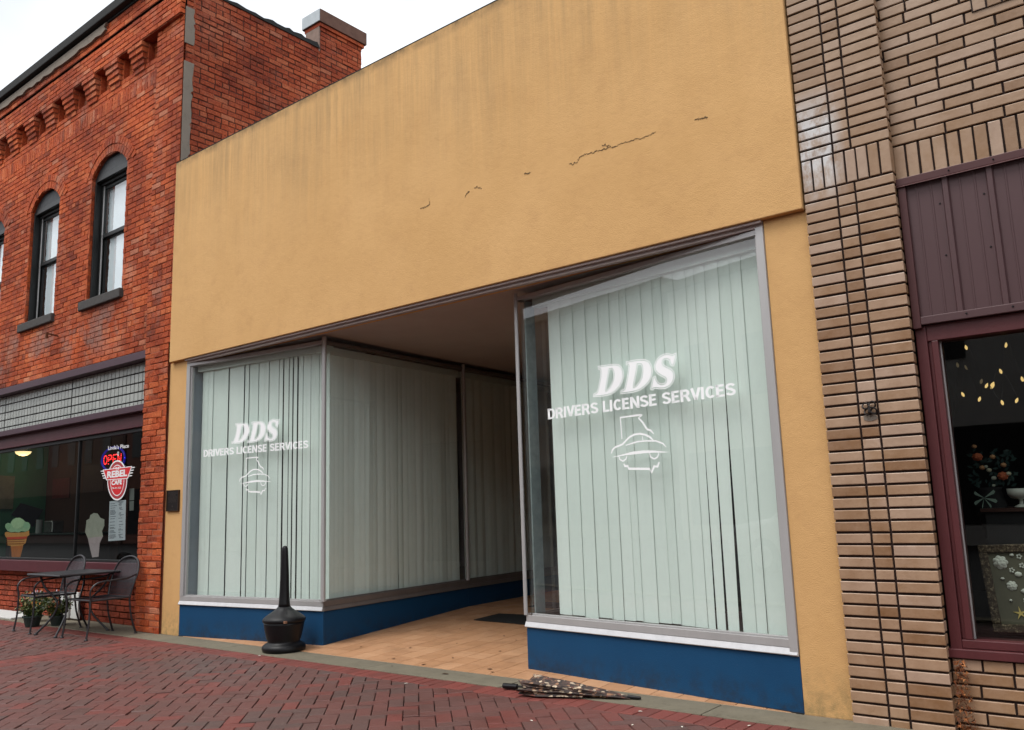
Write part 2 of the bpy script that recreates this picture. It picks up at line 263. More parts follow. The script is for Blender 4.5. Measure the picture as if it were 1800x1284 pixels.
def m_stucco(name='yellow_stucco'):
    k=NB(name)
    c=k.mix((.60,.35,.142),(.675,.405,.175),k.ramp(k.noise(.9,7,.7),[(.3,0),(.7,1)]))
    c=k.mix(c,(.50,.28,.12),k.math('MULTIPLY',k.ramp(k.noise(5,6,.7),[(.5,0),(.75,1)]),.35))
    # water streaks that run down from the parapet (a stain of the wall, strongest at its top)
    g=k.n('ShaderNodeSeparateXYZ'); k.l(k.pos(),g.inputs[0])
    top=k.math('MULTIPLY',k.math('SUBTRACT',g.outputs['Z'],3.9),.62)
    st=k.ramp(k.noise(9,8,.75,(1,1,.045)),[(.40,0),(.66,1)]); st2=k.ramp(k.noise(1.0,4,.6),[(.3,.25),(.65,1)])
    f=k.math('MULTIPLY',k.math('MULTIPLY',st,st2),k.ramp(top,[(0,0),(.45,.28),(1,.78)]))
    c=k.mix(c,(.25,.18,.10),f)
    c=k.mix(c,(.10,.075,.045),k.math('MULTIPLY',k.ramp(k.math('MULTIPLY',k.math('SUBTRACT',g.outputs['Z'],5.40),8),[(.15,0),(1,1)]),k.ramp(k.noise(7,5,.7),[(.38,.15),(.62,.75)])))
    # splash grime on the lowest 25 cm
    low=k.ramp(k.math('MULTIPLY',g.outputs['Z'],3.0),[(0,1),(1,0)])
    c=k.mix(c,(.17,.15,.075),k.math('MULTIPLY',k.math('MULTIPLY',low,k.ramp(k.noise(14,5,.7),[(.4,.1),(.62,1)])),.6))
    k.base(c); k.rough(.92); k.spec(.2)
    h=k.math('ADD',k.noise(170,3,.6),k.math('MULTIPLY',k.noise(18,3),.8)); k.bump(h,.55,.006); return k.m
M_STUC=m_stucco()
def m_blue():
    k=NB('blue_painted_base'); c=k.mix((.002,.044,.118),(.004,.060,.150),k.noise(3,5))
    g=k.n('ShaderNodeSeparateXYZ'); k.l(k.pos(),g.inputs[0]); low=k.ramp(k.math('MULTIPLY',g.outputs['Z'],4.5),[(0,1),(1,0)])
    c=k.mix(c,(.015,.02,.03),k.math('MULTIPLY',low,k.ramp(k.noise(9,6,.7),[(.42,0),(.68,.9)])))
    c=k.mix(c,(.10,.13,.16),k.math('MULTIPLY',k.ramp(k.noise(48,6,.8),[(.62,0),(.68,1)]),.30))
    k.base(c); k.rough(.62); k.spec(.3); k.bump(k.noise(120,3),.4,.003); return k.m
M_BLUE=m_blue()
M_ALU=simple('weathered_aluminium',(.43,.42,.415),.40,metal=.25,var=.18,nscale=5,bump=.1,streak=True)
M_ALUD=simple('dull_aluminium',(.19,.165,.15),.5,metal=.3,var=.25,nscale=6,bump=.1)
M_WHITE=simple('white_sill_flashing',(.55,.55,.56),.5,var=.2,nscale=14)
M_HDR=simple('brown_header_metal',(.42,.35,.325),.6,metal=.1,var=.3,nscale=6)
M_SOFF=simple('brown_soffit',(.46,.42,.395),.85,var=.15,nscale=3,bump=.2)
M_BLIND=None
def m_blind(name,c1,c2):
    k=NB(name); c=k.mix(k.ramp(k.attr(),[(0,c1),(1,c2)]),(.70,.78,.73),k.math('MULTIPLY',k.ramp(k.noise(2.5,5,.7,(1,1,.3)),[(.5,0),(.8,1)]),.35))
    k.base(c); k.rough(.75); k.spec(.2); k.b.inputs['Transmission Weight'].default_value=0; k.bump(k.noise(160,2,.5,(1,1,.25)),.12,.002); return k.m
M_BLIND=m_blind('mint_fabric_slats',(.75,.845,.785),(.81,.895,.84))
M_RAIL=simple('blind_valance',(.62,.70,.65),.6,var=.06)
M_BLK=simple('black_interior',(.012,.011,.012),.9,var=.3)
M_IN=simple('interior_wall_pale_blue',(.50,.58,.64),.8,var=.08,nscale=4)
M_INF=simple('display_floor',(.22,.22,.20),.8,var=.2)
def m_glass(name='window_glass',tint=(.97,1,.985),boost=1.0,dirt=.0):
    k=NB(name); k.t.nodes.remove(k.b)
    tr=k.n('ShaderNodeBsdfTransparent'); tr.inputs[0].default_value=(*tint,1)
    gl=k.n('ShaderNodeBsdfGlossy'); gl.inputs['Roughness'].default_value=.0; gl.inputs['Color'].default_value=(1,1,1,1)
    fr=k.n('ShaderNodeFresnel'); gb=k.n('ShaderNodeNewGeometry'); k.l(k.math('ADD',k.math('MULTIPLY',gb.outputs['Backfacing'],1/1.52-1.52),1.52),fr.inputs['IOR'])
    bp=k.n('ShaderNodeBump'); bp.inputs['Strength'].default_value=.04; bp.inputs['Distance'].default_value=.01; k.l(k.noise(1.3,2),bp.inputs['Height']); k.l(bp.outputs[0],gl.inputs['Normal'])
    ms=k.n('ShaderNodeMixShader'); k.l(k.math('MULTIPLY',fr.outputs[0],boost),ms.inputs[0]); k.l(tr.outputs[0],ms.inputs[1]); k.l(gl.outputs[0],ms.inputs[2])
    out=ms.outputs[0]
    if dirt:
        df=k.n('ShaderNodeBsdfDiffuse'); df.inputs[0].default_value=(.6,.62,.6,1); m2=k.n('ShaderNodeMixShader')
        k.l(k.math('MULTIPLY',k.ramp(k.noise(6,6,.75),[(.45,.15),(.8,1)]),dirt),m2.inputs[0]); k.l(out,m2.inputs[1]); k.l(df.outputs[0],m2.inputs[2]); out=m2.outputs[0]
    k.l(out,k.out.inputs[0]); return k.m
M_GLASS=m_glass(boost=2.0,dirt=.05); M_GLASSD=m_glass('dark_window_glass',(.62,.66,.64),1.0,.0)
M_DECAL=simple('white_vinyl_lettering',(.96,.97,.97),.5,var=.02)
M_PURP=simple('plum_painted_metal',(.058,.024,.036),.5,var=.2,nscale=6,bump=.1)
M_PURPD=simple('maroon_painted_wood',(.085,.018,.024),.45,var=.3,nscale=9,bump=.15)
M_PANEL=simple('mauve_ribbed_metal',(.080,.040,.042),.45,metal=.1,var=.12,nscale=2,bump=.05,streak=True)
M_TRIM=simple('maroon_trim_metal',(.070,.024,.024),.4,metal=.15,var=.2,nscale=5,streak=True)
M_SASH=simple('black_sash_paint',(.009,.010,.010),.45,var=.3)
M_CHAR=simple('charcoal_panel',(.035,.037,.04),.6,var=.6,nscale=14,bump=.3)
M_STONE=simple('sooty_stone',(.06,.055,.052),.9,var=.5,nscale=18,bump=.6)
M_SHADE=simple('pale_window_film',(.78,.84,.90),.6,var=.06,nscale=3)
M_CONC=None
def m_conc(name,c,var=.25,dark=.3):
    k=NB(name); a=k.mix(tuple(x*(1-var) for x in c),tuple(x*(1+var) for x in c),k.noise(5,7,.7))
    a=k.mix(a,tuple(x*.35 for x in c),k.math('MULTIPLY',k.ramp(k.noise(13,6,.75),[(.55,0),(.72,1)]),dark))
    k.base(a); k.rough(.9); k.spec(.25); k.bump(k.noise(120,4,.7),.5,.004); return k.m
M_CONC=m_conc('kerb_concrete',(.165,.145,.105),.35,.55)
M_PARGE=m_conc('parging_cement',(.22,.185,.15),.2,.4)
M_COPE=m_conc('black_coping',(.028,.028,.027),.3,.3)
M_CAP=m_conc('chimney_cap_cement',(.14,.075,.055),.7,.7)
M_ASPH=m_conc('asphalt',(.05,.05,.05),.2,.2)
def m_paver():
    k=NB('clay_pavers'); c=k.ramp(k.attr(),[(0,(.072,.046,.041)),(.25,(.086,.046,.040)),(.5,(.108,.042,.035)),(.8,(.130,.036,.029)),(1,(.165,.034,.026))])
    c=k.mix(c,k.ramp(k.noise(90,5,.8),[(.3,(.025,.017,.014)),(.7,(.22,.11,.09))]),.22)
    c=k.mix(c,(.030,.022,.019),k.math('MULTIPLY',k.ramp(k.noise(2.3,6,.7),[(.5,0),(.72,1)]),.35))
    k.base(c); k.rough(k.ramp(k.noise(3,5),[(.35,.48),(.65,.8)])); k.spec(.4); k.bump(k.noise(160,4,.7),.5,.003); return k.m
M_PAV=m_paver(); M_PAVR=None
def m_paver_red():
    k=NB('red_border_pavers'); c=k.ramp(k.attr(),[(0,(.105,.024,.019)),(1,(.185,.036,.027))])
    c=k.mix(c,k.ramp(k.noise(90,5,.8),[(.3,(.06,.03,.028)),(.7,(.36,.15,.12))]),.2); k.base(c); k.rough(.7); k.spec(.35); k.bump(k.noise(160,4,.7),.5,.003); return k.m
M_PAVR=m_paver_red(); M_SAND=simple('joint_sand',(.022,.011,.008),.95,var=.5,nscale=30,bump=.6)
def m_tile():
    k=NB('entry_floor_tile'); c=k.ramp(k.attr(),[(0,(.40,.205,.10)),(.5,(.47,.25,.13)),(1,(.53,.30,.165))])
    c=k.mix(c,(.22,.11,.055),k.math('MULTIPLY',k.ramp(k.noise(3.2,7,.75,(1,1,1)),[(.48,0),(.72,1)]),.55))
    c=k.mix(c,(.12,.07,.04),k.math('MULTIPLY',k.ramp(k.noise(34,5,.8),[(.62,0),(.72,1)]),.5))
    k.base(c); k.rough(k.ramp(k.noise(5,4),[(.3,.42),(.7,.7)])); k.spec(.4); k.bump(k.noise(60,4),.15,.003); return k.m
M_TILE=m_tile(); M_GROUT=simple('pale_grout',(.42,.30,.20),.9,var=.35,nscale=4)

# ---------------------------------------------------------------- ground
def struct(mb,name,mats,**k):
    o=mb.build(name,mats,**k); o['kind']='structure'; return o
g=MB(); g.face([(-80,-60,-.030),(60,-60,-.030),(60,30,-.030),(-80,30,-.030)]); struct(g,'ground',M_SAND)
g=MB(); g.face([(-80,-16,-.02),(60,-16,-.02),(60,-4.6,-.02),(-80,-4.6,-.02)]); struct(g,'road',M_ASPH)
g=MB(); g.box(-80,60,-4.6,-4.4,-.05,.0); struct(g,'street_kerb',M_CONC,bevel=.01)
# concrete strip along the shop fronts, cast in lengths
g=MB(); x=-17.0
while x<2:
    L=random.uniform(1.4,2.6); L=min(L,2.2-x)
    back=.24 if x<-9.3 else .0
    ends=[x,x+L-.008]
    if x<-9.3<x+L: ends=[x,-9.3]; L=-9.3-x+.008
    p=[(ends[0],-.30),(ends[1],-.30),(ends[1],back),(ends[0],back)]
    g.extrude(p,lambda u,v,d:(u,v,d),-.04,.004+random.uniform(0,.002),random.random()); x+=L
struct(g,'concrete_strip',M_CONC,bevel=.004)
# herringbone clay pavers, 45 degrees to the front, with a soldier border and one soldier band
def paver(mb,poly,z=0,r=.5):
    if len(poly)<3: return
    cx=sum(p[0] for p in poly)/len(poly); cy=sum(p[1] for p in poly)/len(poly)
    A=abs(sum(poly[i][0]*poly[(i+1)%len(poly)][1]-poly[(i+1)%len(poly)][0]*poly[i][1] for i in range(len(poly))))/2
    if A<.0012: return
    q=max(.86,1-.0035/max(.02,math.sqrt(A)/2)); n=len(poly)
    tx,ty=random.gauss(0,.014),random.gauss(0,.014)
    def Z(x,y): return z+(x-cx)*tx+(y-cy)*ty
    V=[(x,y,-.03) for x,y in poly]+[(x,y,Z(x,y)-.004) for x,y in poly]+[(cx+(x-cx)*q,cy+(y-cy)*q,Z(x,y)) for x,y in poly]
    F=[tuple(range(2*n,3*n))]
    for i in range(n):
        j=(i+1)%n; F+=[(i,j,n+j,n+i),(n+i,n+j,2*n+j,2*n+i)]
    mb.mesh(V,F,r)
pv=MB(); s=.1015; c45=math.sqrt(.5)
for i in range(-150,60):
    for j in range(-110,110):
        k=(i-j)%4
        if k==0: a0,a1,b0,b1=i,i+2,j,j+1
        elif k==3: a0,a1,b0,b1=i,i+1,j,j+2
        else: continue
        mt=.028
        P=[(a0+mt,b0+mt),(a1-mt,b0+mt),(a1-mt,b1-mt),(a0+mt,b1-mt)]
        P=[(((a-b)*c45*s)-6.0,((a+b)*c45*s)-2.5) for a,b in P]
        cx=sum(p[0] for p in P)/4; cy=sum(p[1] for p in P)/4
        if not(-17<cx<1.6 and -3.9<cy<-.38): continue
        P=clip(P,0,1,-.505)
        if not P: continue
        parts=[clip(P,1,0,-9.06)] if cx<-8.85 else [clip(P,-1,0,8.63)]
        # colour: drifts of red and of grey bricks with odd ones between
        base=.5+.38*math.sin(cx*1.9+1.3*math.sin(cy*2.3))*math.cos(cy*1.7+.6*cx)
        r=min(1,max(0,base*.6+random.random()*.52-.04)); 
        if random.random()<.07: r=.98
        for q in parts:
            if q and len(q)>2: paver(pv,q,random.gauss(0,.0014),r)
struct(pv,'brick_pavement',M_PAV)
bd=MB(); x=-17.0
while x<1.8:
    paver(bd,[(x+.003,-.502),(x+.099,-.502),(x+.099,-.302),(x+.003,-.302)],.0005,random.random()); x+=.1017
y=-.505
while y>-3.9:
    for x0 in (-9.055,-8.845): paver(bd,[(x0+.003,y-.098),(x0+.206,y-.098),(x0+.206,y-.003),(x0+.003,y-.003)],.0005,random.random())
    y-=.1017
struct(bd,'brick_border',M_PAVR)

# ---------------------------------------------------------------- brick laying
GS=.24
def lay(mb, fn, u0,u1,v0,v1, L=.215,H=.072,mo=.011, op=None, d=0, jit=.0022, phase=0, ch=.004, rs=(0,1), mort=True, gs=None, stack=False, md=.009):
    """rows of separate bricks on the face fn(u,v,d); op(v)-> list of (ua,ub) openings at height v"""
    n=max(1,round((v1-v0)/H)); H=(v1-v0)/n
    for i in range(n):
        a=v0+i*H; b=a+H; segs=[(u0,u1)]
        if op:
            for (oa,ob) in op((a+b)/2):
                ns=[]
                for (p,q) in segs:
                    if ob<=p or oa>=q: ns.append((p,q)); continue
                    if oa>p: ns.append((p,oa))
                    if ob<q: ns.append((ob,q))
                segs=ns
        off=(0 if (i%2==0 or stack) else L/2)+phase+random.uniform(-.012,.012)*(0 if stack else 1)
        hd=(i%7==5) and not stack and L>.18     # header course
        LL=L/2 if hd else L
        for (p,q) in segs:
            if q-p<.01: continue
            if mort: mb.face([fn(p,a,d-md),fn(q,a,d-md),fn(q,b,d-md),fn(p,b,d-md)],random.random(),1)
            k=math.floor((p-u0-off)/LL); x=u0+off+k*LL
            while x<q:
                xa=max(x,p-0.0)+ (mo/2 if x>p else 0.001); xb=min(x+LL,q)-(mo/2 if x+LL<q else 0.001)
                x+=LL
                if xb-xa<.018: continue
                J=lambda: random.uniform(-jit,jit)
                za=a+mo/2+J(); zb=b-mo/2+J(); dd=d+random.uniform(-.0035,.003)*(jit/.0022)
                c=[(xa+J(),za),(xb+J(),za+J()),(xb+J(),zb),(xa+J(),zb+J())]
                cc=[(xa+ch+J(),za+ch),(xb-ch+J(),za+ch),(xb-ch,zb-ch+J()),(xa+ch,zb-ch)]
                V=[fn(u,v,d-md-.002) for u,v in c]+[fn(u,v,dd-ch*.6) for u,v in c]+[fn(u,v,dd+J()*.5) for u,v in cc]
                r=rs[0]+(rs[1]-rs[0])*min(1,max(0,random.gauss(.5,gs or GS)))
                mb.mesh(V,[(8,9,10,11)]+[(t,(t+1)%4,4+(t+1)%4,4+t) for t in range(4)]+[(4+t,4+(t+1)%4,8+(t+1)%4,8+t) for t in range(4)],r,0)
def soldier(mb, fn, u0,u1,v0,v1, W=.072, mo=.011, d=0, md=.009, ch=.004, jit=.0015, mort=True, rs=(0,1)):
    n=max(1,round((u1-u0)/W)); W=(u1-u0)/n
    lay(mb, lambda a,b,dd: fn(b,a,dd), v0,v1,u0,u1, L=(v1-v0)+.001,H=W,mo=mo,d=d,md=md,ch=ch,jit=jit,stack=True,mort=mort,rs=rs)
def wedge_ring(mb, fn, cx,cz,Ra,Rb,a0,a1,n,d):
    for i in range(n):
        t0=a0+(a1-a0)*(i+.07)/n; t1=a0+(a1-a0)*(i+.93)/n
        pts=[(cx+Ra*math.cos(t0),cz+Ra*math.sin(t0)),(cx+Rb*math.cos(t0),cz+Rb*math.sin(t0)),(cx+Rb*math.cos(t1),cz+Rb*math.sin(t1)),(cx+Ra*math.cos(t1),cz+Ra*math.sin(t1))]
        mb.extrude(pts,fn,d-.03,d+random.uniform(-.003,.003),min(1,max(0,random.gauss(.5,.22))))

# ================================================================ RED BRICK BUILDING
rb=empty('brick_building',(-12.8,0,0),'old orange-red brick two-storey building with arched upper windows, left of the yellow stucco front','building')
WIN=[-10.98,-12.94,-14.90]; WH=.485; ZS=4.22; ZSP=5.985; RISE=.235
RR=(WH**2+RISE**2)/(2*RISE); CZ=ZSP+RISE-RR
def opn(v):
    o=[]
    for c in WIN:
        if ZS-.12<v<ZS: o.append((c-.60,c+.52))
        elif ZS<=v<=ZSP: o.append((c-WH,c+WH))
        elif v<ZSP+RISE+.1:
            if v>ZSP:
                t=(RR+.0)**2-(v-CZ)**2
                if t>0: h=min(math.sqrt(t),WH); o.append((c-h,c+h))
    return o
fm=MB()
lay(fm,FRONT,-17.2,-9.13,3.315,7.20,op=lambda v:opn(v))
soldier(fm,FRONT,-17.2,-9.75,6.83,7.02,d=.004,mort=False)
# corbel table: a projecting band on stepped brackets with deep niches between
NI=[-9.92-.652*i for i in range(12)]
nop=lambda v:[(c-.125,c+.125) for c in NI]
lay(fm,FRONT,-17.2,-9.75,7.20,7.50,d=0,op=nop)
for c in NI:
    lay(fm,FRONT,c-.125,c+.125,7.20,7.50,d=-.075)
    for q in (-1,1): fm.box(min(c+q*.125,c+q*.135),max(c+q*.125,c+q*.135),.0,.08,7.2,7.49,.3)
lay(fm,FRONT,-9.76,-9.13,3.315,7.50,d=.038)
zc=[7.125,7.20,7.275,7.35,7.425,7.49]
for i in range(12):
    cx=-10.246-.652*i
    for k in range(5):
        ww=.135+.014*k; dep=.012+.020*k
        for q in (-1,1): fm.box(cx+q*ww*.5-ww*.47,cx+q*ww*.5+ww*.47,-dep-random.uniform(0,.006),.0,zc[k]+.008,zc[k+1]-.006,random.random())
        fm.box(cx-ww*.95,cx+ww*.95,-dep+.008,.01,zc[k],zc[k+1],.2,1)
fm.box(-17.2,-9.14,-.080,.07,7.492,7.50,.1)
lay(fm,FRONT,-17.2,-9.13,7.50,7.845,d=.092)
fm.box(-17.2,-9.14,-.010,.01,7.840,7.878,.02)
lay(fm,FRONT,-17.2,-9.13,7.873,8.10,d=.108)
fm.box(-17.2,-9.135,0.085,.12,6.5,8.10,.1,1)
lay(fm,lambda u,v,d:(-9.128+d,u,v),-.088,.0,7.50,8.10,L=.067,stack=True,mort=False)
for c in WIN:
    wedge_ring(fm,FRONT,c,CZ,RR-.005,RR+.10,math.asin((ZSP-CZ)/RR)*.93,math.pi-math.asin((ZSP-CZ)/RR)*.93,17,.006)
    wedge_ring(fm,FRONT,c,CZ,RR+.11,RR+.205,math.asin((ZSP-CZ)/RR)*.75,math.pi-math.asin((ZSP-CZ)/RR)*.75,22,.012)
fm.build('front_wall',[M_RED,M_MORT],rb)
# pilaster at street level and knee wall
pm=MB(); lay(pm,FRONT,-9.76,-9.235,0,3.315,L=.215,d=.036,jit=.005,ch=.006)
PL=wallframe((-9.76,.30),(-9.76,-.012)); lay(pm,lambda u,v,d:(-9.76-d,.30-u,v),0,.333,0,3.315,jit=.004)
pm.box(-9.755,-9.24,.0,.3,0,3.3,.3,1)
pm.build('brick_pilaster',[M_RED,M_MORT],rb)
M_KNEE=m_brick('knee_wall_brick',[(0,(.09,.018,.014)),(.5,(.23,.034,.02)),(1,(.34,.07,.04))],.2,pale=.1)
M_KMORT=simple('knee_wall_mortar',(.26,.15,.085),.95,var=.3,nscale=30)
km=MB(); lay(km,lambda u,v,d:(u,.21-d,v),-17.2,-9.76,0,.60,L=.21,H=.074,mo=.013,jit=.001,md=.004); km.box(-17.2,-9.76,.214,.34,0,.60,.3,1)
km.build('knee_wall',[M_KNEE,M_KMORT],rb)
# side wall above the yellow roof, chimney, parging
SX=-9.13
side=lambda u,v,d:(SX+d,u,v)
sm=MB()
lay(sm,side,.0,2.09,3.4,7.93,L=.205,H=.0705,jit=.0035,ch=.005,d=0,mo=.012)
lay(sm,side,2.09,2.88,5.2,8.30,L=.205,H=.0705,jit=.0035,ch=.005,d=0,mo=.012)
lay(sm,side,2.88,9.0,3.4,5.9,L=.205,H=.0705,jit=.0035,ch=.005,d=0,mo=.012)
sm.box(SX-.34,SX-.011,.02,2.09,3.4,7.90,.3,1)
y=0.03
while y<2.05:       # worn top course
    L=random.uniform(.09,.2); h=random.uniform(.008,.035)+(.02 if y>1.0 else 0)
    sm.box(SX-.33,SX+random.uniform(-.010,.002),y,min(y+L,2.08),7.925,7.93+h,random.random()*.35)
    y+=L+.004
sm.build('side_wall',[M_REDS,M_MORTD],rb)
cm=MB(); lay(cm,lambda u,v,d:(SX-.30+u,2.09-d,v),0,.30,7.93,8.30,L=.205,H=.0705,jit=.003)
cm.box(SX-.30,SX-.012,2.10,2.875,7.8,8.29,.3,1)
ch=cm.build('chimney',[M_REDS,M_MORTD],rb)
cc=MB(); cc.box(SX-.36,SX+.055,2.045,2.94,8.345,8.545,.5,0); cc.box(SX-.355,SX+.05,2.03,2.0448,8.35,8.54,.5,1); cc.build('chimney_cap',[M_CAP,simple('pale_cement_face',(.42,.46,.48),.8,var=.25,nscale=8)],ch,bevel=.006)
cc=MB(); cc.box(SX-.305,SX+.002,2.062,2.086,7.90,8.29); cc.build('render_coat',simple('brown_render',(.22,.15,.12),.9,var=.4,nscale=12,bump=.4),ch,bevel=.004)
tq=MB(); random.seed(44); P=[(.0,7.945)]; y=0.0
while y<2.08: P.append((y,7.985+random.uniform(-.012,.016)+(.02 if y>1.2 else 0))); y+=.07
P.append((2.08,7.94)); tq.extrude([(y,z) for y,z in P][::-1],lambda u,v,d:(SX+d,u,v),-.35,.012); tq.build('tar_coping',M_COPE,rb); random.seed(11)
cc=MB(); cc.box(SX-.33,SX+.03,2.06,2.91,8.29,8.344); cc.build('corbel_course',M_REDS,ch,bevel=.004)
# irregular cement strip on the corner
pg=MB()
def parge(pts):
    L=[(a,z) for z,a,b in pts]; Rr=[(b,z) for z,a,b in pts][::-1]
    pg.extrude(L+Rr,side,-.004,.013)
random.seed(3)
def strip(z0,z1,w0,w1):
    out=[];z=z0
    while z<z1:
        out.append((z,-.02,w0+(w1-w0)*(z-z0)/(z1-z0)+random.uniform(-.02,.02))); z+=random.uniform(.03,.08)
    return out
parge(strip(5.42,6.95,.07,.10)); parge(strip(7.12,7.62,.09,.10)); pg.build('cement_parging',M_PARGE,rb)
random.seed(11)
cp=MB(); cp.box(-17.2,-9.10,-.20,.35,8.13,8.27); cp.box(-17.2,-9.10,-.125,.05,8.10,8.129); cp.build('coping',M_COPE,rb,bevel=.012)
pb=MB(); P=[(-17.2,7.985),(-11.05,7.985)]
x=-11.05
top=[(-17.2,8.098)]; bot=[]; x=-17.2
while x<-11.0: bot.append((x,7.975+random.uniform(-.015,.02))); x+=random.uniform(.08,.2)
pb.extrude(bot+[(-11.0,8.0),(-11.05,8.05),(-10.98,8.098)]+top[::-1],lambda u,v,d:(u,-d,v),.1,.142); pb.build('parapet_parging',M_PARGE,rb)
# building body (roof and back)
bb=MB(); bb.box(-17.2,-9.48,.45,9,6.6,7.6); bb.box(-17.2,-9.2,8.9,9.1,0,6.6); bb.box(-17.4,-17.2,.2,9,0,7.8); bb.box(-17.2,-9.25,.40,8.9,3.35,3.45); bb.build('roof',M_MORTD,rb)
# upper windows
for wi,c in enumerate(WIN):
    f=MB(); D0,D1=-.13,-.19
    f.wbox(FRONT,c-WH,c-WH+.03,ZS,ZSP-.01,-.13,-.045); f.wbox(FRONT,c+WH-.03,c+WH,ZS,ZSP-.01,-.13,-.045); f.wbox(FRONT,c-WH+.03,c+WH-.03,ZSP-.06,ZSP+.01,-.13,-.048)
    for a,b in ((c-WH,c-WH+.055),(c+WH-.055,c+WH)): f.wbox(FRONT,a,b,ZS,ZSP-.02,D1,D0)
    f.wbox(FRONT,c-WH,c+WH,ZSP-.10,ZSP-.0,D1-.0,D0+.02); f.wbox(FRONT,c-WH+.055,c+WH-.055,ZS,ZS+.055,D1,D0-.006)
    f.wbox(FRONT,c-WH+.055,c-WH+.075,ZS+.055,ZSP-.10,D0-.03,D0-.008)
    fo=f.build('window_frame',M_SASH,rb,bevel=.003)
    tb=MB(); tb.wbox(FRONT,c-WH+.085,c-WH+.097,ZS,ZSP-.06,-.14,-.128); tb.build('storm_track',M_ALU,fo)
    s_=MB(); mz=5.13
    for (za,zb,dd) in ((mz,ZSP-.10,-.145),(ZS+.055,mz+.03,-.175)):
        a,b=c-WH+.06,c+WH-.06
        s_.wbox(FRONT,a,a+.035,za,zb,dd-.03,dd); s_.wbox(FRONT,b-.035,b,za,zb,dd-.03,dd)
        s_.wbox(FRONT,a+.035,b-.035,za,za+.05,dd-.03,dd-.001); s_.wbox(FRONT,a+.035,b-.035,zb-.04,zb,dd-.03,dd-.001)
    s_.build('sash',M_SASH,fo,bevel=.002)
    gm=MB(); gm.face([FRONT(c-WH+.06,ZS+.05,-.192),FRONT(c+WH-.06,ZS+.05,-.192),FRONT(c+WH-.06,5.15,-.192),FRONT(c-WH+.06,5.15,-.192)])
    gm.face([FRONT(c-WH+.06,5.15,-.162),FRONT(c+WH-.06,5.15,-.162),FRONT(c+WH-.06,ZSP-.1,-.162),FRONT(c-WH+.06,ZSP-.1,-.162)])
    gm.build('pane',M_GLASS,fo)
    sh=MB(); pts=[]
    x0=c-WH+.14; z=ZS+.06
    lft=[]
    while z<ZSP-.1: lft.append((x0+random.uniform(-.012,.012)-(.055 if z>5.15 else -.02),z)); z+=.035
    sh.extrude([(c+WH-.05,ZS+.06)]+[(c+WH-.05,ZSP-.1)]+lft[::-1],FRONT,-.215,-.21); sh.build('window_film',M_SHADE,fo)
    ty=MB(); n=24; arc=[(c+RR*math.cos(t),CZ+RR*math.sin(t)) for t in [math.asin((ZSP-CZ)/RR)+(math.pi-2*math.asin((ZSP-CZ)/RR))*i/n for i in range(n+1)]]
    ty.extrude(arc,FRONT,-.13,-.055); ty.build('arch_panel',M_CHAR,rb)
    rv=MB(); outl=[(c+WH,ZS)]+arc+[(c-WH,ZS)]
    zz=ZS
    while zz<ZSP-.01:
        h=min(.072,ZSP-zz)
        for sgn in (-1,1):
            x=c+sgn*WH; rv.box(min(x,x+sgn*.05),max(x,x+sgn*.05),.004,.105,zz+.004,zz+h-.004,random.random()*.6); rv.box(min(x,x+sgn*.05),max(x,x+sgn*.05),.112,.215,zz+.004,zz+h-.004,random.random()*.6)
        zz+=h
    for sgn in (-1,1): rv.box(min(c+sgn*(WH+.006),c+sgn*(WH+.1)),max(c+sgn*(WH+.006),c+sgn*(WH+.1)),.01,.40,ZS,ZSP,.2,1)
    for i in range(len(arc)-1):
        (a,b_),(p,q)=arc[i],arc[i+1]; rv.mesh([(a,0,b_),(p,0,q),(p,.22,q),(a,.22,b_)],[(0,1,2,3)],random.random()*.5)
    rv.build('window_reveal',[M_RED,M_MORT],rb)
    sl=MB(); sl.box(c-.615,c+.53,-.05,.25,ZS-.125,ZS-.0); sl.build('window_sill',M_STONE,rb,bevel=.012)
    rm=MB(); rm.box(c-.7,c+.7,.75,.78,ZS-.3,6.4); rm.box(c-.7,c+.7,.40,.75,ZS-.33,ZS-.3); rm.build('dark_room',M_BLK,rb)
# street-level shopfront
fr=MB(); fr.box(-17.2,-9.762,-.008,.15,3.215,3.314); fr.build('lintel_beam',M_PURP,rb,bevel=.005)
tl=MB(); x=-9.775; cols=0
M_GBLK=None
k=NB('glass_tile'); k.base(k.mix((.31,.325,.30),(.38,.395,.365),k.attr())); k.rough(.3); k.spec(.5); k.bump(k.noise(70,3),.4,.004); M_GBLK=k.m
rows=[(3.095,3.195),(2.965,3.085),(2.85,2.955),(2.735,2.84),(2.66,2.725)]
rows=[(3.09,3.212),(2.965,3.08),(2.85,2.955),(2.735,2.84),(2.662,2.725)]
while x>-17.2:
    for (a,b) in rows: tl.extrude([(x-.093,a+.004),(x-.007,a+.004),(x-.007,b-.003),(x-.093,b-.003)],FRONT,-.13,-.112,random.random())
    x-=.1; cols+=1
    if cols%22==0: x-=.02
tl.build('glass_tiles',M_GBLK,rb,bevel=.004)
gb=MB(); gb.box(-17.2,-9.76,.12,.16,2.62,3.215); gb.build('tile_backing',M_BLK,rb)
b2=MB(); b2.box(-17.2,-9.762,.0,.16,2.575,2.655); b2.build('lower_beam',M_PURP,rb,bevel=.004)
b3=MB(); b3.box(-17.2,-9.762,.09,.2,2.40,2.574); b3.build('window_header',M_PURPD,rb,bevel=.004)
cw=MB(); cw.box(-17.2,-9.762,.13,.19,.755,.785); cw.box(-17.2,-9.762,.13,.19,2.35,2.399); cw.box(-11.765,-11.743,.14,.185,.7855,2.3495); cw.box(-9.80,-9.762,.13,.19,.7855,2.3495)
cwo=cw.build('shopfront_frame',M_SASH,rb,bevel=.003)
cg=MB(); cg.face([(-17.2,.16,.785),(-11.765,.16,.785),(-11.765,.16,2.35),(-17.2,.16,2.35)]); cg.build('pane',M_GLASSD,cwo)
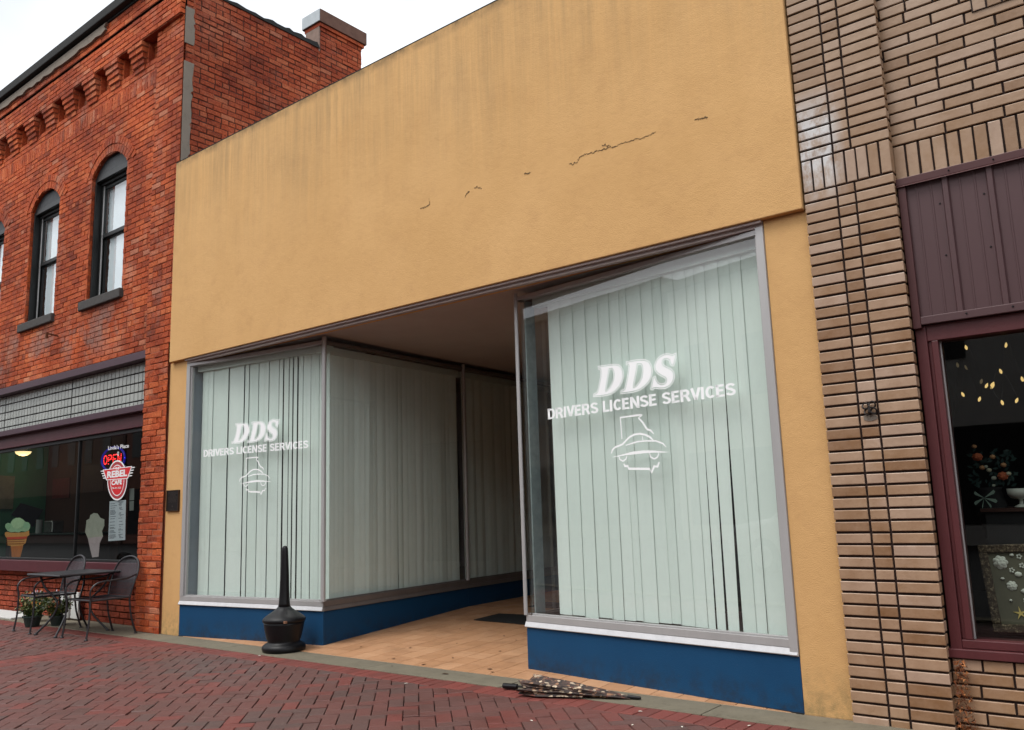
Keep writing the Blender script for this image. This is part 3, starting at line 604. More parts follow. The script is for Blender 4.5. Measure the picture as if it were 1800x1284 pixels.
cg=MB(); cg.face([(-11.743,.16,.785),(-9.80,.16,.785),(-9.80,.16,2.35),(-11.743,.16,2.35)]); cg.build('pane',M_GLASSD,cwo)
cs=MB(); cs.box(-17.2,-9.762,.08,.24,.60,.753); cs.build('shopfront_sill',M_PURPD,rb,bevel=.006)
ins=MB(); 
M_GREEN=simple('green_cafe_wall',(.022,.125,.08),.8,var=.25,nscale=3); M_BROWN=simple('brown_cafe_wall',(.045,.018,.012),.8,var=.3,nscale=3)
ins.box(-16.1,-16.02,.35,1.55,.0,2.9); ins.build('green_inner_wall',M_GREEN,rb)
ins=MB(); ins.box(-16.0,-13.3,1.55,1.6,0,2.9); ins.build('brown_inner_wall',M_BROWN,rb)
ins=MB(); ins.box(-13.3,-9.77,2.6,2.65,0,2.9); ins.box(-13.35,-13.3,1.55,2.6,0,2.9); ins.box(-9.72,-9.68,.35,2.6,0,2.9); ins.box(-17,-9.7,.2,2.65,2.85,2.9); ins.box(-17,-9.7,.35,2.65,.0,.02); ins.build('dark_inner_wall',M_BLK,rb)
# iron stub on the wall
im=MB(); im.tube([(-12.25,0,3.86),(-12.22,-.16,3.87)],.011,8,smooth=False); im.box(-12.235,-12.205,-.18,-.15,3.80,3.88)
M_RUST=simple('rusty_iron',(.13,.045,.02),.9,metal=.2,var=.5,nscale=40,bump=.4)
o=im.build('iron_stub',M_RUST,rb)

# ================================================================ YELLOW STUCCO BUILDING
yb=empty('stucco_building',(-5.4,0,0),'single-storey shop with blank yellow stucco front over two glazed display bays and a recessed entry','building')
f=MB(); f.box(-9.17,-1.705,-.052,.22,3.068,5.525); f.build('stucco_fascia',M_STUC,yb,bevel=.006)
f=MB(); f.box(-9.17,-1.705,-.053,.22,5.5255,5.534); f.build('parapet_flashing',M_COPE,yb)
f=MB(); f.box(-9.235,-8.87,-.0,.05,0,3.067); f.build('pilaster',M_STUC,yb,bevel=.008)
f=MB(); f.box(-1.985,-1.675,-.0,.3,0,3.067); f.build('pilaster',M_STUC,yb,bevel=.008)
f=MB(); f.box(-9.12,-1.72,.221,7,4.9,5.0); f.box(-9.12,-1.72,6.9,7,0,4.9); f.box(-9.25,-9.13,.301,7,0,3.3); f.box(-1.8,-1.7,.301,7,0,4.9); f.build('roof',M_COPE,yb)
f=MB(); f.box(-9.10,-1.80,.045,4.9,3.075,3.2); f.build('soffit',M_SOFF,yb)
f=MB(); f.box(-8.868,-1.987,-.03,.0,3.050,3.066); f.box(-8.868,-1.987,.0,.045,3.025,3.066); f.box(-8.868,-1.987,.045,.06,3.055,3.0745); f.build('header_trim',M_HDR,yb)
M_CRACK=simple('crack_shadow',(.13,.085,.042),.95,var=.3)
for q in DATA['cracks']:
    m=MB(); random.seed(len(q)*5)
    P=[]
    for i in range(len(q)-1):
        (a,b),(c,d)=q[i],q[i+1]
        for j in range(5): t=j/5; P.append((a+(c-a)*t+random.uniform(-.004,.004), b+(d-b)*t+random.uniform(-.008,.008)))
    P.append(tuple(q[-1]))
    for i in range(len(P)-1):
        thin=random.random()<(.35 if len(q)>5 else .0)
        (a,b),(c,d)=P[i],P[i+1]; w1=random.uniform(.001,.0075)*(1.1 if len(q)<5 else .75); w2=random.uniform(.001,.004)
        if thin: w1=w2=.0007
        m.extrude([(a,b-w1),(c,d-w2),(c,d+w2),(a,b+w1)],lambda u,v,dd:(u,-.0525-dd,v),0,.002)
    m.build('stucco_crack',M_CRACK,yb)
random.seed(21)
# display bays
def bay(name,A,B,z0=.335,z1=3.02,jl=0,jr=0,flash=True,zb=0.0,ext0=0,ext1=0,top=True):
    W=wallframe(A,B); L=W.L
    b=MB(); b.wbox(W,-ext0,L+ext1,zb,z0,-.14,0); b.build('base_wall',M_BLUE,yb,bevel=.004)
    b=MB(); b.wbox(W,0,L,-.005 if zb==0 else zb-.005,.012+zb,0.001,.006); b.build('base_joint',M_BLK,yb)
    if flash:
        s=MB(); pr=[(.016,z0+.004),(.019,z0+.009),(.003,z0+.044),(-.02,z0+.044),(-.02,z0+.004)]
        n=len(pr); V=[W(-.004,z,d) for d,z in pr]+[W(L-.004-max(0,.0),z,d) for d,z in pr]
        s.mesh(V,[tuple(range(n))[::-1],tuple(range(n,2*n))]+[(i,(i+1)%n,n+(i+1)%n,n+i) for i in range(n)]); s.build('sill',M_WHITE if flash=='w' else M_ALUD,yb)
    f=MB(); a,c=z0+.046,z0+.095
    f.wbox(W,.0,L,a,c,-.06,.001); f.wbox(W,0.0,L,c,c+.012,-.05,-.02)
    f.wbox(W,0,L,z1-.035,z1,-.06,.0)
    if jl: f.wbox(W,0,jl,c,z1-.035,-.06,.004); f.wbox(W,jl,jl+.02,c,z1-.035,-.045,-.015)
    if jr: f.wbox(W,L-jr,L,c,z1-.035,-.06,.004); f.wbox(W,L-jr-.02,L-jr,c,z1-.035,-.045,-.015)
    fo=f.build('window_frame',M_ALU if flash=='w' else M_ALUD,yb,bevel=.002)
    gq=MB(); gq.face([W(.02,c,-.03),W(L-.02,c,-.03),W(L-.02,z1-.03,-.03),W(.02,z1-.03,-.03)]); gq.build('pane',M_GLASS,fo)
    return W
WL=bay('left',(-8.87,.0),(-6.75,.265),jl=.055,flash='w')
WR=bay('right',(-4.27,.28),(-1.985,.0),jr=.055,flash='w')
# jamb cover strips
j=MB(); j.wbox(WR,WR.L-.055,WR.L+.0,.335,3.03,.005,.012); j.build('jamb_trim',M_ALU,yb,bevel=.002)
W1=bay('recess',(-6.75,.265),(-6.945,2.6),flash='g',z1=3.02)
W2=bay('recess2',(-6.945,2.6),(-7.06,4.7),flash='g',z1=3.02)
W3=bay('recess3',(-4.07,2.6),(-4.27,.28),flash='g',z1=3.02)
W4=bay('recess4',(-3.97,4.7),(-4.07,2.6),flash='g',z1=3.02)
for (x,y,r_) in ((-6.75,.262,.024),(-6.945,2.6,.022),(-4.27,.277,.016),(-4.07,2.6,.022)):
    p=MB(); p.lathe([(r_,.43),(r_,3.05)],(x,y,0),14); p.build('corner_post',M_ALU,yb,smooth=False)
p=MB(); p.wbox(W3,W3.L-.175,W3.L-.06,.43,3.0,-.05,-.035); p.build('inner_mullion',simple('pitted_grey_post',(.26,.31,.31),.6,metal=.1,var=.4,nscale=18,bump=.3),yb)
# door wall at the back of the entry
d=MB(); d.box(-7.06,-3.97,4.7,4.78,.12,.5); d.box(-7.06,-5.9,4.7,4.78,.5,3.06); d.box(-4.9,-3.97,4.7,4.78,.5,3.06); d.box(-5.9,-4.9,4.7,4.78,2.3,3.06); d.build('entry_back_wall',M_SOFF,yb)
d=MB(); d.box(-5.88,-4.92,4.72,4.76,.14,2.28); do=d.build('door',M_ALUD,yb,bevel=.01)
d=MB(); d.box(-5.76,-5.04,4.712,4.719,.4,2.15); d.build('door_glass',M_BLK,do)
# rooms behind the glass
r_=MB(); r_.box(-8.99,-8.885,.06,4.9,0,3.07); r_.build('inner_side_wall',M_IN,yb)
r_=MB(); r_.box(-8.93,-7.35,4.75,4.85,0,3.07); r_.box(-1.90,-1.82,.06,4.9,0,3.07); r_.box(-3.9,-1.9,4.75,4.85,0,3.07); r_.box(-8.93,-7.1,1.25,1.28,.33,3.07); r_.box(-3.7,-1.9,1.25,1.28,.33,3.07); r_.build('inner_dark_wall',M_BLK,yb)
def slab(pts,z0,z1,m,name):
    q=MB(); q.extrude(pts,lambda u,v,d:(u,v,d),z0,z1); return q.build(name,m,yb)
slab([(-8.92,.13),(-6.92,.37),(-7.10,2.55),(-7.2,4.7),(-8.92,4.7)],.30,.41,M_INF,'display_floor')
slab([(-4.1,.42),(-1.92,.16),(-1.92,4.7),(-3.8,4.7),(-3.9,2.6)],.30,.41,M_INF,'display_floor')
# entry floor: square tiles on a gentle ramp
tm=MB(); s=.202; ang=R(0)
def zf(y): return .008+max(0,min(y,2.6))*.045
k0=int(-9.3/s)
for i in range(int(-9.0/s),int(-1.7/s)):
    for j in range(0,25):
        x0,x1=i*s+.003,(i+1)*s-.003; y0,y1=j*s+.004,(j+1)*s-.002
        P=[(x0,y0),(x1,y0),(x1,y1),(x0,y1)]
        r=min(1,max(0,random.gauss(.5,.2)))
        tm.extrude(P,lambda u,v,d:(u,v,zf(v)+d),-.006,0,r)
tm.build('floor_tiles',M_TILE,None); ft=bpy.data.objects['floor_tiles']; ft.name='entry_floor'; ft['kind']='structure'
gm=MB(); gm.mesh([(-9.1,.0,zf(0)-.0035),(-1.69,.0,zf(0)-.0035),(-1.69,2.6,zf(2.6)-.0035),(-9.1,2.6,zf(2.6)-.0035),(-9.1,4.9,zf(2.6)-.0035),(-1.69,4.9,zf(2.6)-.0035),(-9.1,0,-.03),(-1.69,0,-.03)],[(0,1,2,3),(3,2,5,4),(6,7,1,0)])
struct(gm,'entry_floor_grout',M_GROUT)
# vertical blinds
def blinds(W,bounds,gaps,z0,z1,label,off=-.13,valance=True,u0=None,u1=None,seed=1,amp=14,vz=(2.93,3.0),voff=None,gtop=.0):
    random.seed(seed)
    c=W((bounds[0]+bounds[-1])/2,z1,off)
    root=empty('vertical_blind',c,label,'blind')
    if valance:
        v=MB(); a,b=(u0 if u0 is not None else bounds[0]-.05),(u1 if u1 is not None else bounds[-1]+.03)
        v.wbox(W,a,b,vz[0],vz[1],(voff or off)-.05,(voff or off)+.035); v.build('valance',M_RAIL,root,bevel=.002)
    for i in range(len(bounds)-1):
        a,b=bounds[i],bounds[i+1]; g0=gaps.get(i,0)      # gap at the right edge, growing to the hem
        m=MB(); th=R(random.uniform(3,amp)); wd=b-a; w2=wd+.010
        cu=(a+b)/2; n=7; tilt=random.uniform(-.002,.002); bow=random.uniform(.003,.007); ph=random.random()
        V=[]
        for zz,gg in ((z1,g0*gtop),((z0+z1)/2,g0*(.45+.5*gtop)),(z0+random.uniform(-.006,.006)-(.03 if gg_low.get(i) else 0),g0)):
            for kx in range(n):
                t=kx/(n-1)-.5; wl=w2-gg
                V.append(W(cu-gg/2+t*wl+tilt*(z1-zz), zz, off+t*wl*math.sin(th)+bow*(1-4*t*t)))
        F=[]
        for r0 in range(2):
            for kx in range(n-1): F.append((r0*n+kx,r0*n+kx+1,(r0+1)*n+kx+1,(r0+1)*n+kx))
        m.mesh(V,F,random.random()); m.build('slat',M_BLIND,root,smooth=True)
gg_low={}
rs=DATA['rs'][:-1]+[2.235]; ls=DATA['ls']+[2.02,2.085]
gg_low={12:1,13:1,14:1,15:1,16:1,17:1}
blinds(WR,rs,{12:.023,13:.031,14:.036,16:.018},.435,2.96,'mint fabric vertical blind in the right-hand display bay, wide dark gaps near its right end',seed=5,u0=.10,u1=WR.L-.07,amp=3.5,vz=(2.925,2.998))
gg_low={}
blinds(WL,ls,{2:.013,3:.020,4:.017,5:.012,7:.014,8:.012,9:.026,10:.020,11:.028,12:.030,13:.013,15:.012,17:.012},.425,2.96,'mint fabric vertical blind in the left-hand display bay behind the black ash receptacle',seed=8,u0=.07,u1=2.09,amp=3,gtop=.9,vz=(2.925,2.998))
n=31; b1=[.09+i*(2.20/n)+random.uniform(-.006,.006) for i in range(n+1)]
blinds(W1,b1,{8:.02,15:.02,21:.012,27:.012},.425,2.93,'shaded vertical blind along the left side of the recessed entry, nearest the street',seed=12,amp=48,off=-.10,vz=(2.90,2.975))
n=24; b1=[.08+i*(1.95/n) for i in range(n+1)]
blinds(W2,b1,{},.43,2.93,'dim vertical blind deepest inside the recessed entry, past the thin mullion',seed=14,amp=48,off=-.10,vz=(2.90,2.975))
n=6; b1=[W3.L-.86+i*.082 for i in range(n+1)]
blinds(W3,b1,{},.43,2.93,'narrow bunched blind at the side glass of the right-hand bay',seed=15,amp=40,off=-.12,vz=(2.90,2.975))
# window lettering
def outline(mb,loop,dist,wid,fn,d):
    n=len(loop); A=sum(loop[i][0]*loop[(i+1)%n][1]-loop[(i+1)%n][0]*loop[i][1] for i in range(n)); sg=1 if A>0 else -1
    P=[Vector((a,b)) for a,b in loop]; nr=[]
    for i in range(n):
        e1=(P[i]-P[i-1]); e2=(P[(i+1)%n]-P[i]); e1=e1.normalized() if e1.length else e2.normalized(); e2=e2.normalized() if e2.length else e1
        t=(e1+e2); t=t.normalized() if t.length>1e-4 else e1; q=Vector((t.y,-t.x))*sg; cs=max(.45,abs(q.dot(Vector((e1.y,-e1.x))))); nr.append(q/cs)
    for i in range(n):
        j=(i+1)%n; a=P[i]+nr[i]*(dist-wid/2); b=P[i]+nr[i]*(dist+wid/2); c=P[j]+nr[j]*(dist+wid/2); e=P[j]+nr[j]*(dist-wid/2)
        mb.face([fn(a.x,a.y,d),fn(b.x,b.y,d),fn(c.x,c.y,d),fn(e.x,e.y,d)])
def stroke(mb,pts,wid,fn,d):
    P=[Vector(p) for p in pts]; n=len(P); nr=[]
    for i in range(n):
        t=(P[min(i+1,n-1)]-P[max(i-1,0)]).normalized(); nr.append(Vector((-t.y,t.x)))
    for i in range(n-1):
        w0=wid/2*(.55 if i==0 else 1); w1=wid/2*(.55 if i==n-2 else 1)
        a,b,c,e=P[i]-nr[i]*w0,P[i+1]-nr[i+1]*w1,P[i+1]+nr[i+1]*w1,P[i]+nr[i]*w0
        mb.face([fn(a.x,a.y,d),fn(b.x,b.y,d),fn(c.x,c.y,d),fn(e.x,e.y,d)])
def holed(mb,outer,hole,fn,d):
    import mathutils
    pl=[[Vector((a,b,0)) for a,b in outer],[Vector((a,b,0)) for a,b in hole]] if hole else [[Vector((a,b,0)) for a,b in outer]]
    tri=mathutils.geometry.tessellate_polygon(pl); fl=[p for q in pl for p in q]
    mb.mesh([fn(p.x,p.y,d) for p in fl],[tuple(t) for t in tri])
def arc(cx,cy,rx,ry,a0,a1,n=8): return [(cx+rx*math.cos(R(a0+(a1-a0)*i/n)),cy+ry*math.sin(R(a0+(a1-a0)*i/n))) for i in range(n+1)]
S0=arc(.30,.715,.20,.185,15,270,10)+arc(.30,.285,.21,.185,90,-165,10)[1:]
GL={'D':(.64,[[(.10,0),(.10,1)],[(.0,.9),(.28,.9)]+arc(.28,.5,.24,.40,90,-90,10)+[(.0,.1)]]),
'R':(.66,[[(.10,0),(.10,1)],[(.0,.9),(.34,.9)]+arc(.34,.69,.16,.21,90,-90,8)+[(.10,.48)],[(.36,.50),(.56,0)]]),
'I':(.26,[[(.10,0),(.10,1)]]),'V':(.62,[[(.07,1),(.29,.04)],[(.53,1),(.31,.04)]]),
'E':(.56,[[(.10,0),(.10,1)],[(.0,.9),(.48,.9)],[(.1,.52),(.45,.52)],[(.0,.1),(.50,.1)]]),
'S':(.62,[S0]),'L':(.52,[[(.10,0),(.10,1)],[(.0,.1),(.48,.1)]]),
'C':(.63,[arc(.32,.5,.22,.40,42,318,16)]),
'N':(.68,[[(.10,0),(.10,1)],[(.56,0),(.56,1)],[(.12,.96),(.54,.04)]]),' ':(.30,[])}
def block_text(body,width,height,fn,root):
    tot=sum(GL[c][0] for c in body)-.06; x=0
    m=MB(); kx=width/tot
    for c in body:
        adv,st_=GL[c]
        for L in st_:
            P=[(x+p[0]*1.0,p[1]) for p in L]; w_=.172
            V=[Vector(p) for p in P]; n=len(V)
            nr=[]
            for i in range(n):
                t=(V[min(i+1,n-1)]-V[max(i-1,0)]).normalized(); nr.append(Vector((-t.y,t.x)))
            for i in range(n-1):
                q=[V[i]-nr[i]*w_/2,V[i+1]-nr[i+1]*w_/2,V[i+1]+nr[i+1]*w_/2,V[i]+nr[i]*w_/2]
                m.face([fn(a.x*kx,a.y*height,.0008+.0001*(i%2)) for a in q])
        x+=adv
    m.build('caption',M_DECAL,root)
def dds(W,org,width,label):
    root=empty('window_lettering',W(org[0]+width/2,org[1]+.2,-.026),label,'window decal','white lettering on the two display bays'); sc_=width/1.6985
    fn=lambda u,v,d:W(org[0]+u*sc_,org[1]+v*sc_,-.0285+d)
    m=MB()
    for o_,h_ in ((DATA['D1'],DATA['D1h']),(DATA['D2'],DATA['D2h']),(DATA['S'],None)):
        holed(m,o_,h_,fn,.0008)
        outline(m,o_,.0085,.0055,fn,.0008)
        if h_: outline(m,h_,-.0085,.0050,fn,.0008)
    m.build('monogram',M_DECAL,root)
    block_text('DRIVERS LICENSE SERVICES',1.6985,.0855,fn,root)
    m=MB()
    for s_,w_ in DATA['strokes']: stroke(m,catmull([Vector((*p,0)) for p in s_],1) and s_,w_,fn,.0008)
    holed(m,DATA['belly'],None,fn,.0008)
    m.build('car_emblem',M_DECAL,root)
dds(WR,DATA['rorg'],1.6985,'white DDS driver licence lettering with car outline, on the glass of the right bay')
dds(WL,DATA['lorg'],1.597,'white DDS driver licence lettering with car outline, on the glass of the left bay')

# ================================================================ TAN BRICK BUILDING
tbd=empty('tan_brick_building',(.3,0,0),'tan glazed-brick shop front with black mortar and maroon metal panel, at the far right','building')
random.seed(31); GS=.36
def col3(v0,v1):
    n=round((v1-v0)/.0678); h=(v1-v0)/n; YF=.03
    pm_=lambda u,v,d:(u,-.03-d,v)
    for (a,b) in ((-1.694,-1.498),(-1.487,-1.390),(-1.379,-1.160)):
        w=b-a
        for i in range(n):
            lay(tp,pm_,a,b,v0+i*h,v0+(i+1)*h,L=w+.0001,H=h,mo=.0135,stack=True,jit=.0009,ch=.0035,mort=False,phase=0)
    for i in range(n): # returns
        lay(tp,lambda u,v,d:(-1.160+d-.004,u,v),-.026,.05,v0+i*h,v0+(i+1)*h,L=.0761,H=h,mo=.0135,stack=True,jit=.0009,ch=.0035,mort=False)
tp=MB(); col3(-.02,3.165); 
soldier(tp,lambda u,v,d:(u,-.03-d,v),-1.696,-1.160,3.170,3.372,W=.0672,mort=False,mo=.012,jit=.0009)
lay(tp,lambda u,v,d:(-1.160+d-.004,u,v),-.026,.05,3.17,3.372,L=.0761,H=.202,mo=.010,stack=True,jit=.0009,mort=False)
col3(3.377,6.4)
tp.box(-1.69,-1.172,-.0185,.3,-.02,6.4,.3,1)
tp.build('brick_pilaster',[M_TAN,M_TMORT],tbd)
rf=lambda u,v,d:(u,.05-d,v)
tw=MB()
lay(tw,rf,-1.172,1.6,3.345,5.07,L=.305,H=.0678,mo=.0125,jit=.001,ch=.0035,md=.011)
lay(tw,rf,-1.172,1.6,5.07,6.4,L=.305,H=.0678,mo=.0125,jit=.001,ch=.0035,md=.011)
soldier(tw,rf,-1.172,1.6,3.13,3.340,W=.0735,jit=.001,mo=.0125,md=.011)
tw.box(-1.172,1.6,.064,.3,3.13,6.4,.3,1)
# basket-weave inset panel: blocks of upright and lying bricks
for i in range(3):
    for j in range(2):
        x0=-.66+i*.24; z0=4.02+j*.21
        tw.box(x0,x0+.235,.043,.06,z0,z0+.205,.3,1)
        for q in range(3):
            if (i+j)%2==0: soldier(tw,rf,x0+q*.078,x0+q*.078+.078,z0,z0+.205,W=.078,d=.009,mort=False,jit=.001)
            else: lay(tw,rf,x0,x0+.235,z0+q*.068,z0+q*.068+.068,L=.2351,H=.068,d=.009,mort=False,jit=.001,stack=True)
tw.build('upper_wall',[M_TAN,M_TMORT],tbd)
kw=MB(); lay(kw,rf,-1.172,1.6,-.02,.388,L=.30,H=.0678,mo=.0125,jit=.001,md=.011); kw.box(-1.172,1.6,.064,.3,-.02,.388,.3,1); kw.build('knee_wall',[M_TAN,M_TMORT],tbd)
# ribbed metal sign panel
sp=MB(); prof=[]; x=-1.155
ribs=[-.905+.2275*i for i in range(12)]
P=[(-1.155,0)]
for rx in ribs:
    for q in (.33,.66):
        gx=rx-.2275+.2275*q
        if gx>-1.13: P+=[(gx-.006,0),(gx-.004,.003),(gx+.004,.003),(gx+.006,0)]
    P+=[(rx-.021,0),(rx-.013,.018),(rx+.013,.018),(rx+.021,0)]
P+=[(1.6,0)]
for i in range(len(P)-1):
    (a,p),(b,q)=P[i],P[i+1]; sp.face([(a,.045-p,2.28),(b,.045-q,2.28),(b,.045-q,3.09),(a,.045-p,3.09)])
spo=sp.build('ribbed_panel',M_PANEL,tbd)
sc2=MB()
for rx in ribs[:8]:
    for z in (2.45,2.72,2.99): sc2.lathe([(.006,0),(.006,.003),(.003,.005)],(0,0,0),8); 
sc2.v=[];sc2.f=[];sc2.r=[];sc2.m=[]
for rx in ribs[:8]:
    for z in (2.62,2.93): sc2.blob((rx-.04,.043,z),.0055,.004,.0055,n=6,k=4)
    sc2.blob((rx+.03,.020,2.262),.0055,.004,.0055,n=6,k=4); sc2.blob((rx+.03,.012,3.105),.0055,.004,.0055,n=6,k=4)
sc2.build('screws',M_BLK,tbd)
tr=MB(); tr.box(-1.165,1.6,.018,.06,3.082,3.128); tr.mesh([(-1.165,.018,3.082),(1.6,.018,3.082),(1.6,.006,3.072),(-1.165,.006,3.072)],[(0,1,2,3)]); tr.build('panel_trim',M_TRIM,tbd,bevel=.003)
tr=MB(); tr.box(-1.158,-1.115,.022,.06,2.215,3.081); tr.build('panel_trim',M_TRIM,tbd,bevel=.003)
tr=MB(); tr.box(-1.1145,1.6,.024,.06,2.235,2.281); tr.build('panel_trim',M_PANEL,tbd,bevel=.003)
M_WOOD=simple('maroon_window_wood',(.088,.022,.024),.42,var=.35,nscale=8,bump=.25,streak=True)
wf=MB(); wf.box(-1.158,-1.100,.055,.2,.392,2.232); wf.box(-1.0999,-1.080,.075,.2,.4851,2.1399); wf.box(-1.0799,-1.045,.062,.2,.4851,2.1399)
wf.box(-1.0999,1.6,.062,.2,2.14,2.2345); wf.box(-1.0999,1.6,.058,.2,.44,.485); wf.box(-1.172,1.6,.03,.2,.390,.438)
wfo=wf.build('window_frame',M_WOOD,tbd,bevel=.004)
q=MB(); q.box(-1.0449,-1.038,.105,.12,.486,2.139); q.build('glazing_bead',M_ALU,wfo)
q=MB(); q.face([(-1.045,.13,.485),(1.6,.13,.485),(1.6,.13,2.14),(-1.045,.13,2.14)]); q.build('pane',M_GLASSD,wfo)
# shop room
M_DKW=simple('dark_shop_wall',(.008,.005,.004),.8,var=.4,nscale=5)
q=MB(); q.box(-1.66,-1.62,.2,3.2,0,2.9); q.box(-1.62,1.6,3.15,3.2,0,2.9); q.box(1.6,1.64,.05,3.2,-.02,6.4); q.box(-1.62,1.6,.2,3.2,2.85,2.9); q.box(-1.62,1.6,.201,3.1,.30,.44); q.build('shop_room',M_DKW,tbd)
q=MB(); q.box(-1.16,1.6,.3,6,6.2,6.3); q.box(-1.7,1.64,6,6.05,0,6.3); q.build('roof',M_COPE,tbd)

# ================================================================ SMALL THINGS
# iron ring bracket on the tan pilaster
h=empty('ring_bracket',(-1.43,-.04,1.755),'small twisted iron ring bracket on a grey patch of the tan brick pilaster','bracket')
m=MB(); 
for (cx,cz,r_) in ((-1.447,1.792,.017),(-1.409,1.796,.018),(-1.437,1.757,.018),(-1.403,1.760,.016)):
    m.tube([(cx+r_*math.cos(t),-.048-.006*math.sin(2*t),cz+r_*math.sin(t)) for t in [2*math.pi*i/12 for i in range(13)]],.0052,6)
m.tube([(-1.425,-.03,1.745),(-1.425,-.06,1.75),(-1.425,-.055,1.78)],.007,6); m.build('rings',simple('black_iron',(.02,.015,.014),.5,metal=.5,var=.4),h)
m=MB(); pts=[(-1.455+.075*math.cos(t)*random.uniform(.85,1.1)*.55+.025,1.725+.022*math.sin(t)) for t in [2*math.pi*i/14 for i in range(14)]]
m.extrude(pts,FRONT,.028,.0345); m.build('mortar_patch',M_PARGE,h)
# bronze plaque
pq=empty('plaque',(-9.06,-.012,1.47),'small square dark bronze plaque on the left yellow pilaster','plaque')
m=MB(); m.wbox(FRONT,-9.185,-8.93,1.352,1.588,0.0,.016); m.build('plate',simple('dark_bronze',(.018,.014,.013),.45,metal=.6,var=.3,nscale=30),pq,bevel=.003)
m=MB(); 
for (a,b,c,d) in ((-9.185,-8.93,1.352,1.360),(-9.185,-8.93,1.580,1.588),(-9.185,-9.177,1.3605,1.5795),(-8.938,-8.93,1.3605,1.5795)): m.wbox(FRONT,a,b,c,d,.0165,.021)
m.build('rim',simple('worn_bronze',(.09,.05,.025),.4,metal=.7,var=.3,nscale=30),pq)
m=MB(); random.seed(2)
for i in range(9):
    z=1.565-.0135*i; hw=random.uniform(.06,.105); m.wbox(FRONT,-9.0575-hw,-9.0575+hw,z-.0025,z+.0015,.0163,.0175)
m.blob((-9.0575,-.017,1.405),.010,.003,.010,n=8,k=5); m.wbox(FRONT,-9.10,-9.015,1.372,1.377,.0163,.0175)
m.build('raised_lines',simple('bronze_highlight',(.075,.06,.05),.4,metal=.6),pq)
# ash receptacle
M_PLAS=simple('black_plastic',(.006,.006,.007),.45,var=.3,nscale=20,spec=.28,bump=.1)
ax,ay=-6.93,-.055
ar=empty('ash_receptacle',(ax,ay,0),'black plastic cigarette receptacle with tall tapered neck, standing by the left bay','ash receptacle')
m=MB(); m.lathe([(.170,.0),(.196,.012),(.204,.035),(.198,.058),(.178,.075),(.150,.088),(.150,.10),(.162,.13),(.176,.19),(.187,.25),(.192,.272)],(ax,ay,0),40); m.build('bucket',M_PLAS,ar,smooth=True)
m=MB(); m.lathe([(.194,.274),(.2,.280),(.2,.300),(.190,.312),(.17,.328),(.14,.348),(.105,.370),(.075,.392),(.058,.412)],(ax,ay,0),40); m.build('lid',M_PLAS,ar,smooth=True)
m=MB(); m.lathe([(.058,.412),(.052,.44),(.046,.56),(.039,.75),(.031,.92),(.028,.955),(.020,.972),(.006,.978)],(ax,ay,0),28); m.build('neck',M_PLAS,ar,smooth=True)
m=MB(); a=R(-35); m.box(-.022,.022,-.012,.012,-.012,.010); m.v=[(ax+.196*math.cos(a)+x,ay+.196*math.sin(a)+y,.288+z) for x,y,z in m.v]; m.build('latch',simple('worn_latch',(.25,.13,.08),.5),ar)
# entrance mat
mt=MB(); P=[(-5.98,1.72),(-4.6,1.66),(-4.6,3.3),(-6.1,3.35)]
P=[(-6.22,1.86),(-5.0,1.80),(-5.0,3.2),(-6.30,3.3)]
mt.extrude(P,lambda u,v,d:(u,v,zf(v)+d),.001,.010)
tag(mt.build('entrance_mat',simple('black_rubber_mat',(.010,.010,.010),.9,var=.4,nscale=60,bump=.5),bevel=.003),'black rubber mat on the tan tile floor of the recessed entry','mat')
# folded camouflage umbrella
ub=empty('umbrella',(-3.5,-.25,0.0),'folded camouflage umbrella lying on the concrete strip in front of the right blue base','umbrella')
A=Vector((-4.02,-.335,.03)); Bt=Vector((-3.00,-.155,.022)); ux=(Bt-A).normalized(); uy=Vector((-ux.y,ux.x,0)).normalized()
def um(t,a,r_,asp=.42): 
    p=A+ux*t; y=math.cos(a)*r_; z=max(-.0,0)+ (math.sin(a)*.5+.5)*r_*2*asp
    return (p.x+uy.x*y,p.y+uy.y*y,.006+z)
k=NB('camouflage_cloth'); vv=k.n('ShaderNodeTexVoronoi'); vv.inputs['Scale'].default_value=44; k.l(k.pos((1,1,2)),vv.inputs['Vector'])
vc=k.n('ShaderNodeSeparateColor'); k.l(vv.outputs['Color'],vc.inputs[0])
c=k.ramp(vc.outputs[0],[(0,(.05,.03,.024)),(.34,(.10,.055,.04)),(.55,(.022,.015,.013)),(.70,(.30,.16,.09)),(.82,(.60,.47,.33)),(.93,(.14,.045,.03))],'CONSTANT')
c=k.mix(c,(.03,.02,.018),k.math('MULTIPLY',k.ramp(k.noise(15,4),[(.4,0),(.6,1)]),.6)); k.base(c); k.rough(.75); k.bump(k.noise(50,4),.5,.006); M_CAMO=k.m
m=MB(); n=44; rows_=16; V=[]; random.seed(4)
for i in range(rows_+1):
    t=.22+.74*i/rows_; f=i/rows_
    r0=.152*(1-f)**.78+.016
    for j in range(n):
        a=2*math.pi*j/n; pl=1+.15*math.sin(6*a+f*2)*(1-f*.5)+.05*math.sin(14*a+4*f)+.05*math.sin(23*a+9*f)
        skew=.02*(1-f)*math.sin(a*1.0+1)
        V.append(um(t+(.03*math.sin(5*a)*(1-f) if i==0 else 0),a,r0*pl+skew*.3,.27))
F=[]
for i in range(rows_):
    for j in range(n): F.append((i*n+j,i*n+(j+1)%n,(i+1)*n+(j+1)%n,(i+1)*n+j))
m.mesh(V,F); F0=tuple(range(n)); m.f.append(F0); m.r.append(.5); m.m.append(0); m.build('canopy',M_CAMO,ub,smooth=False)
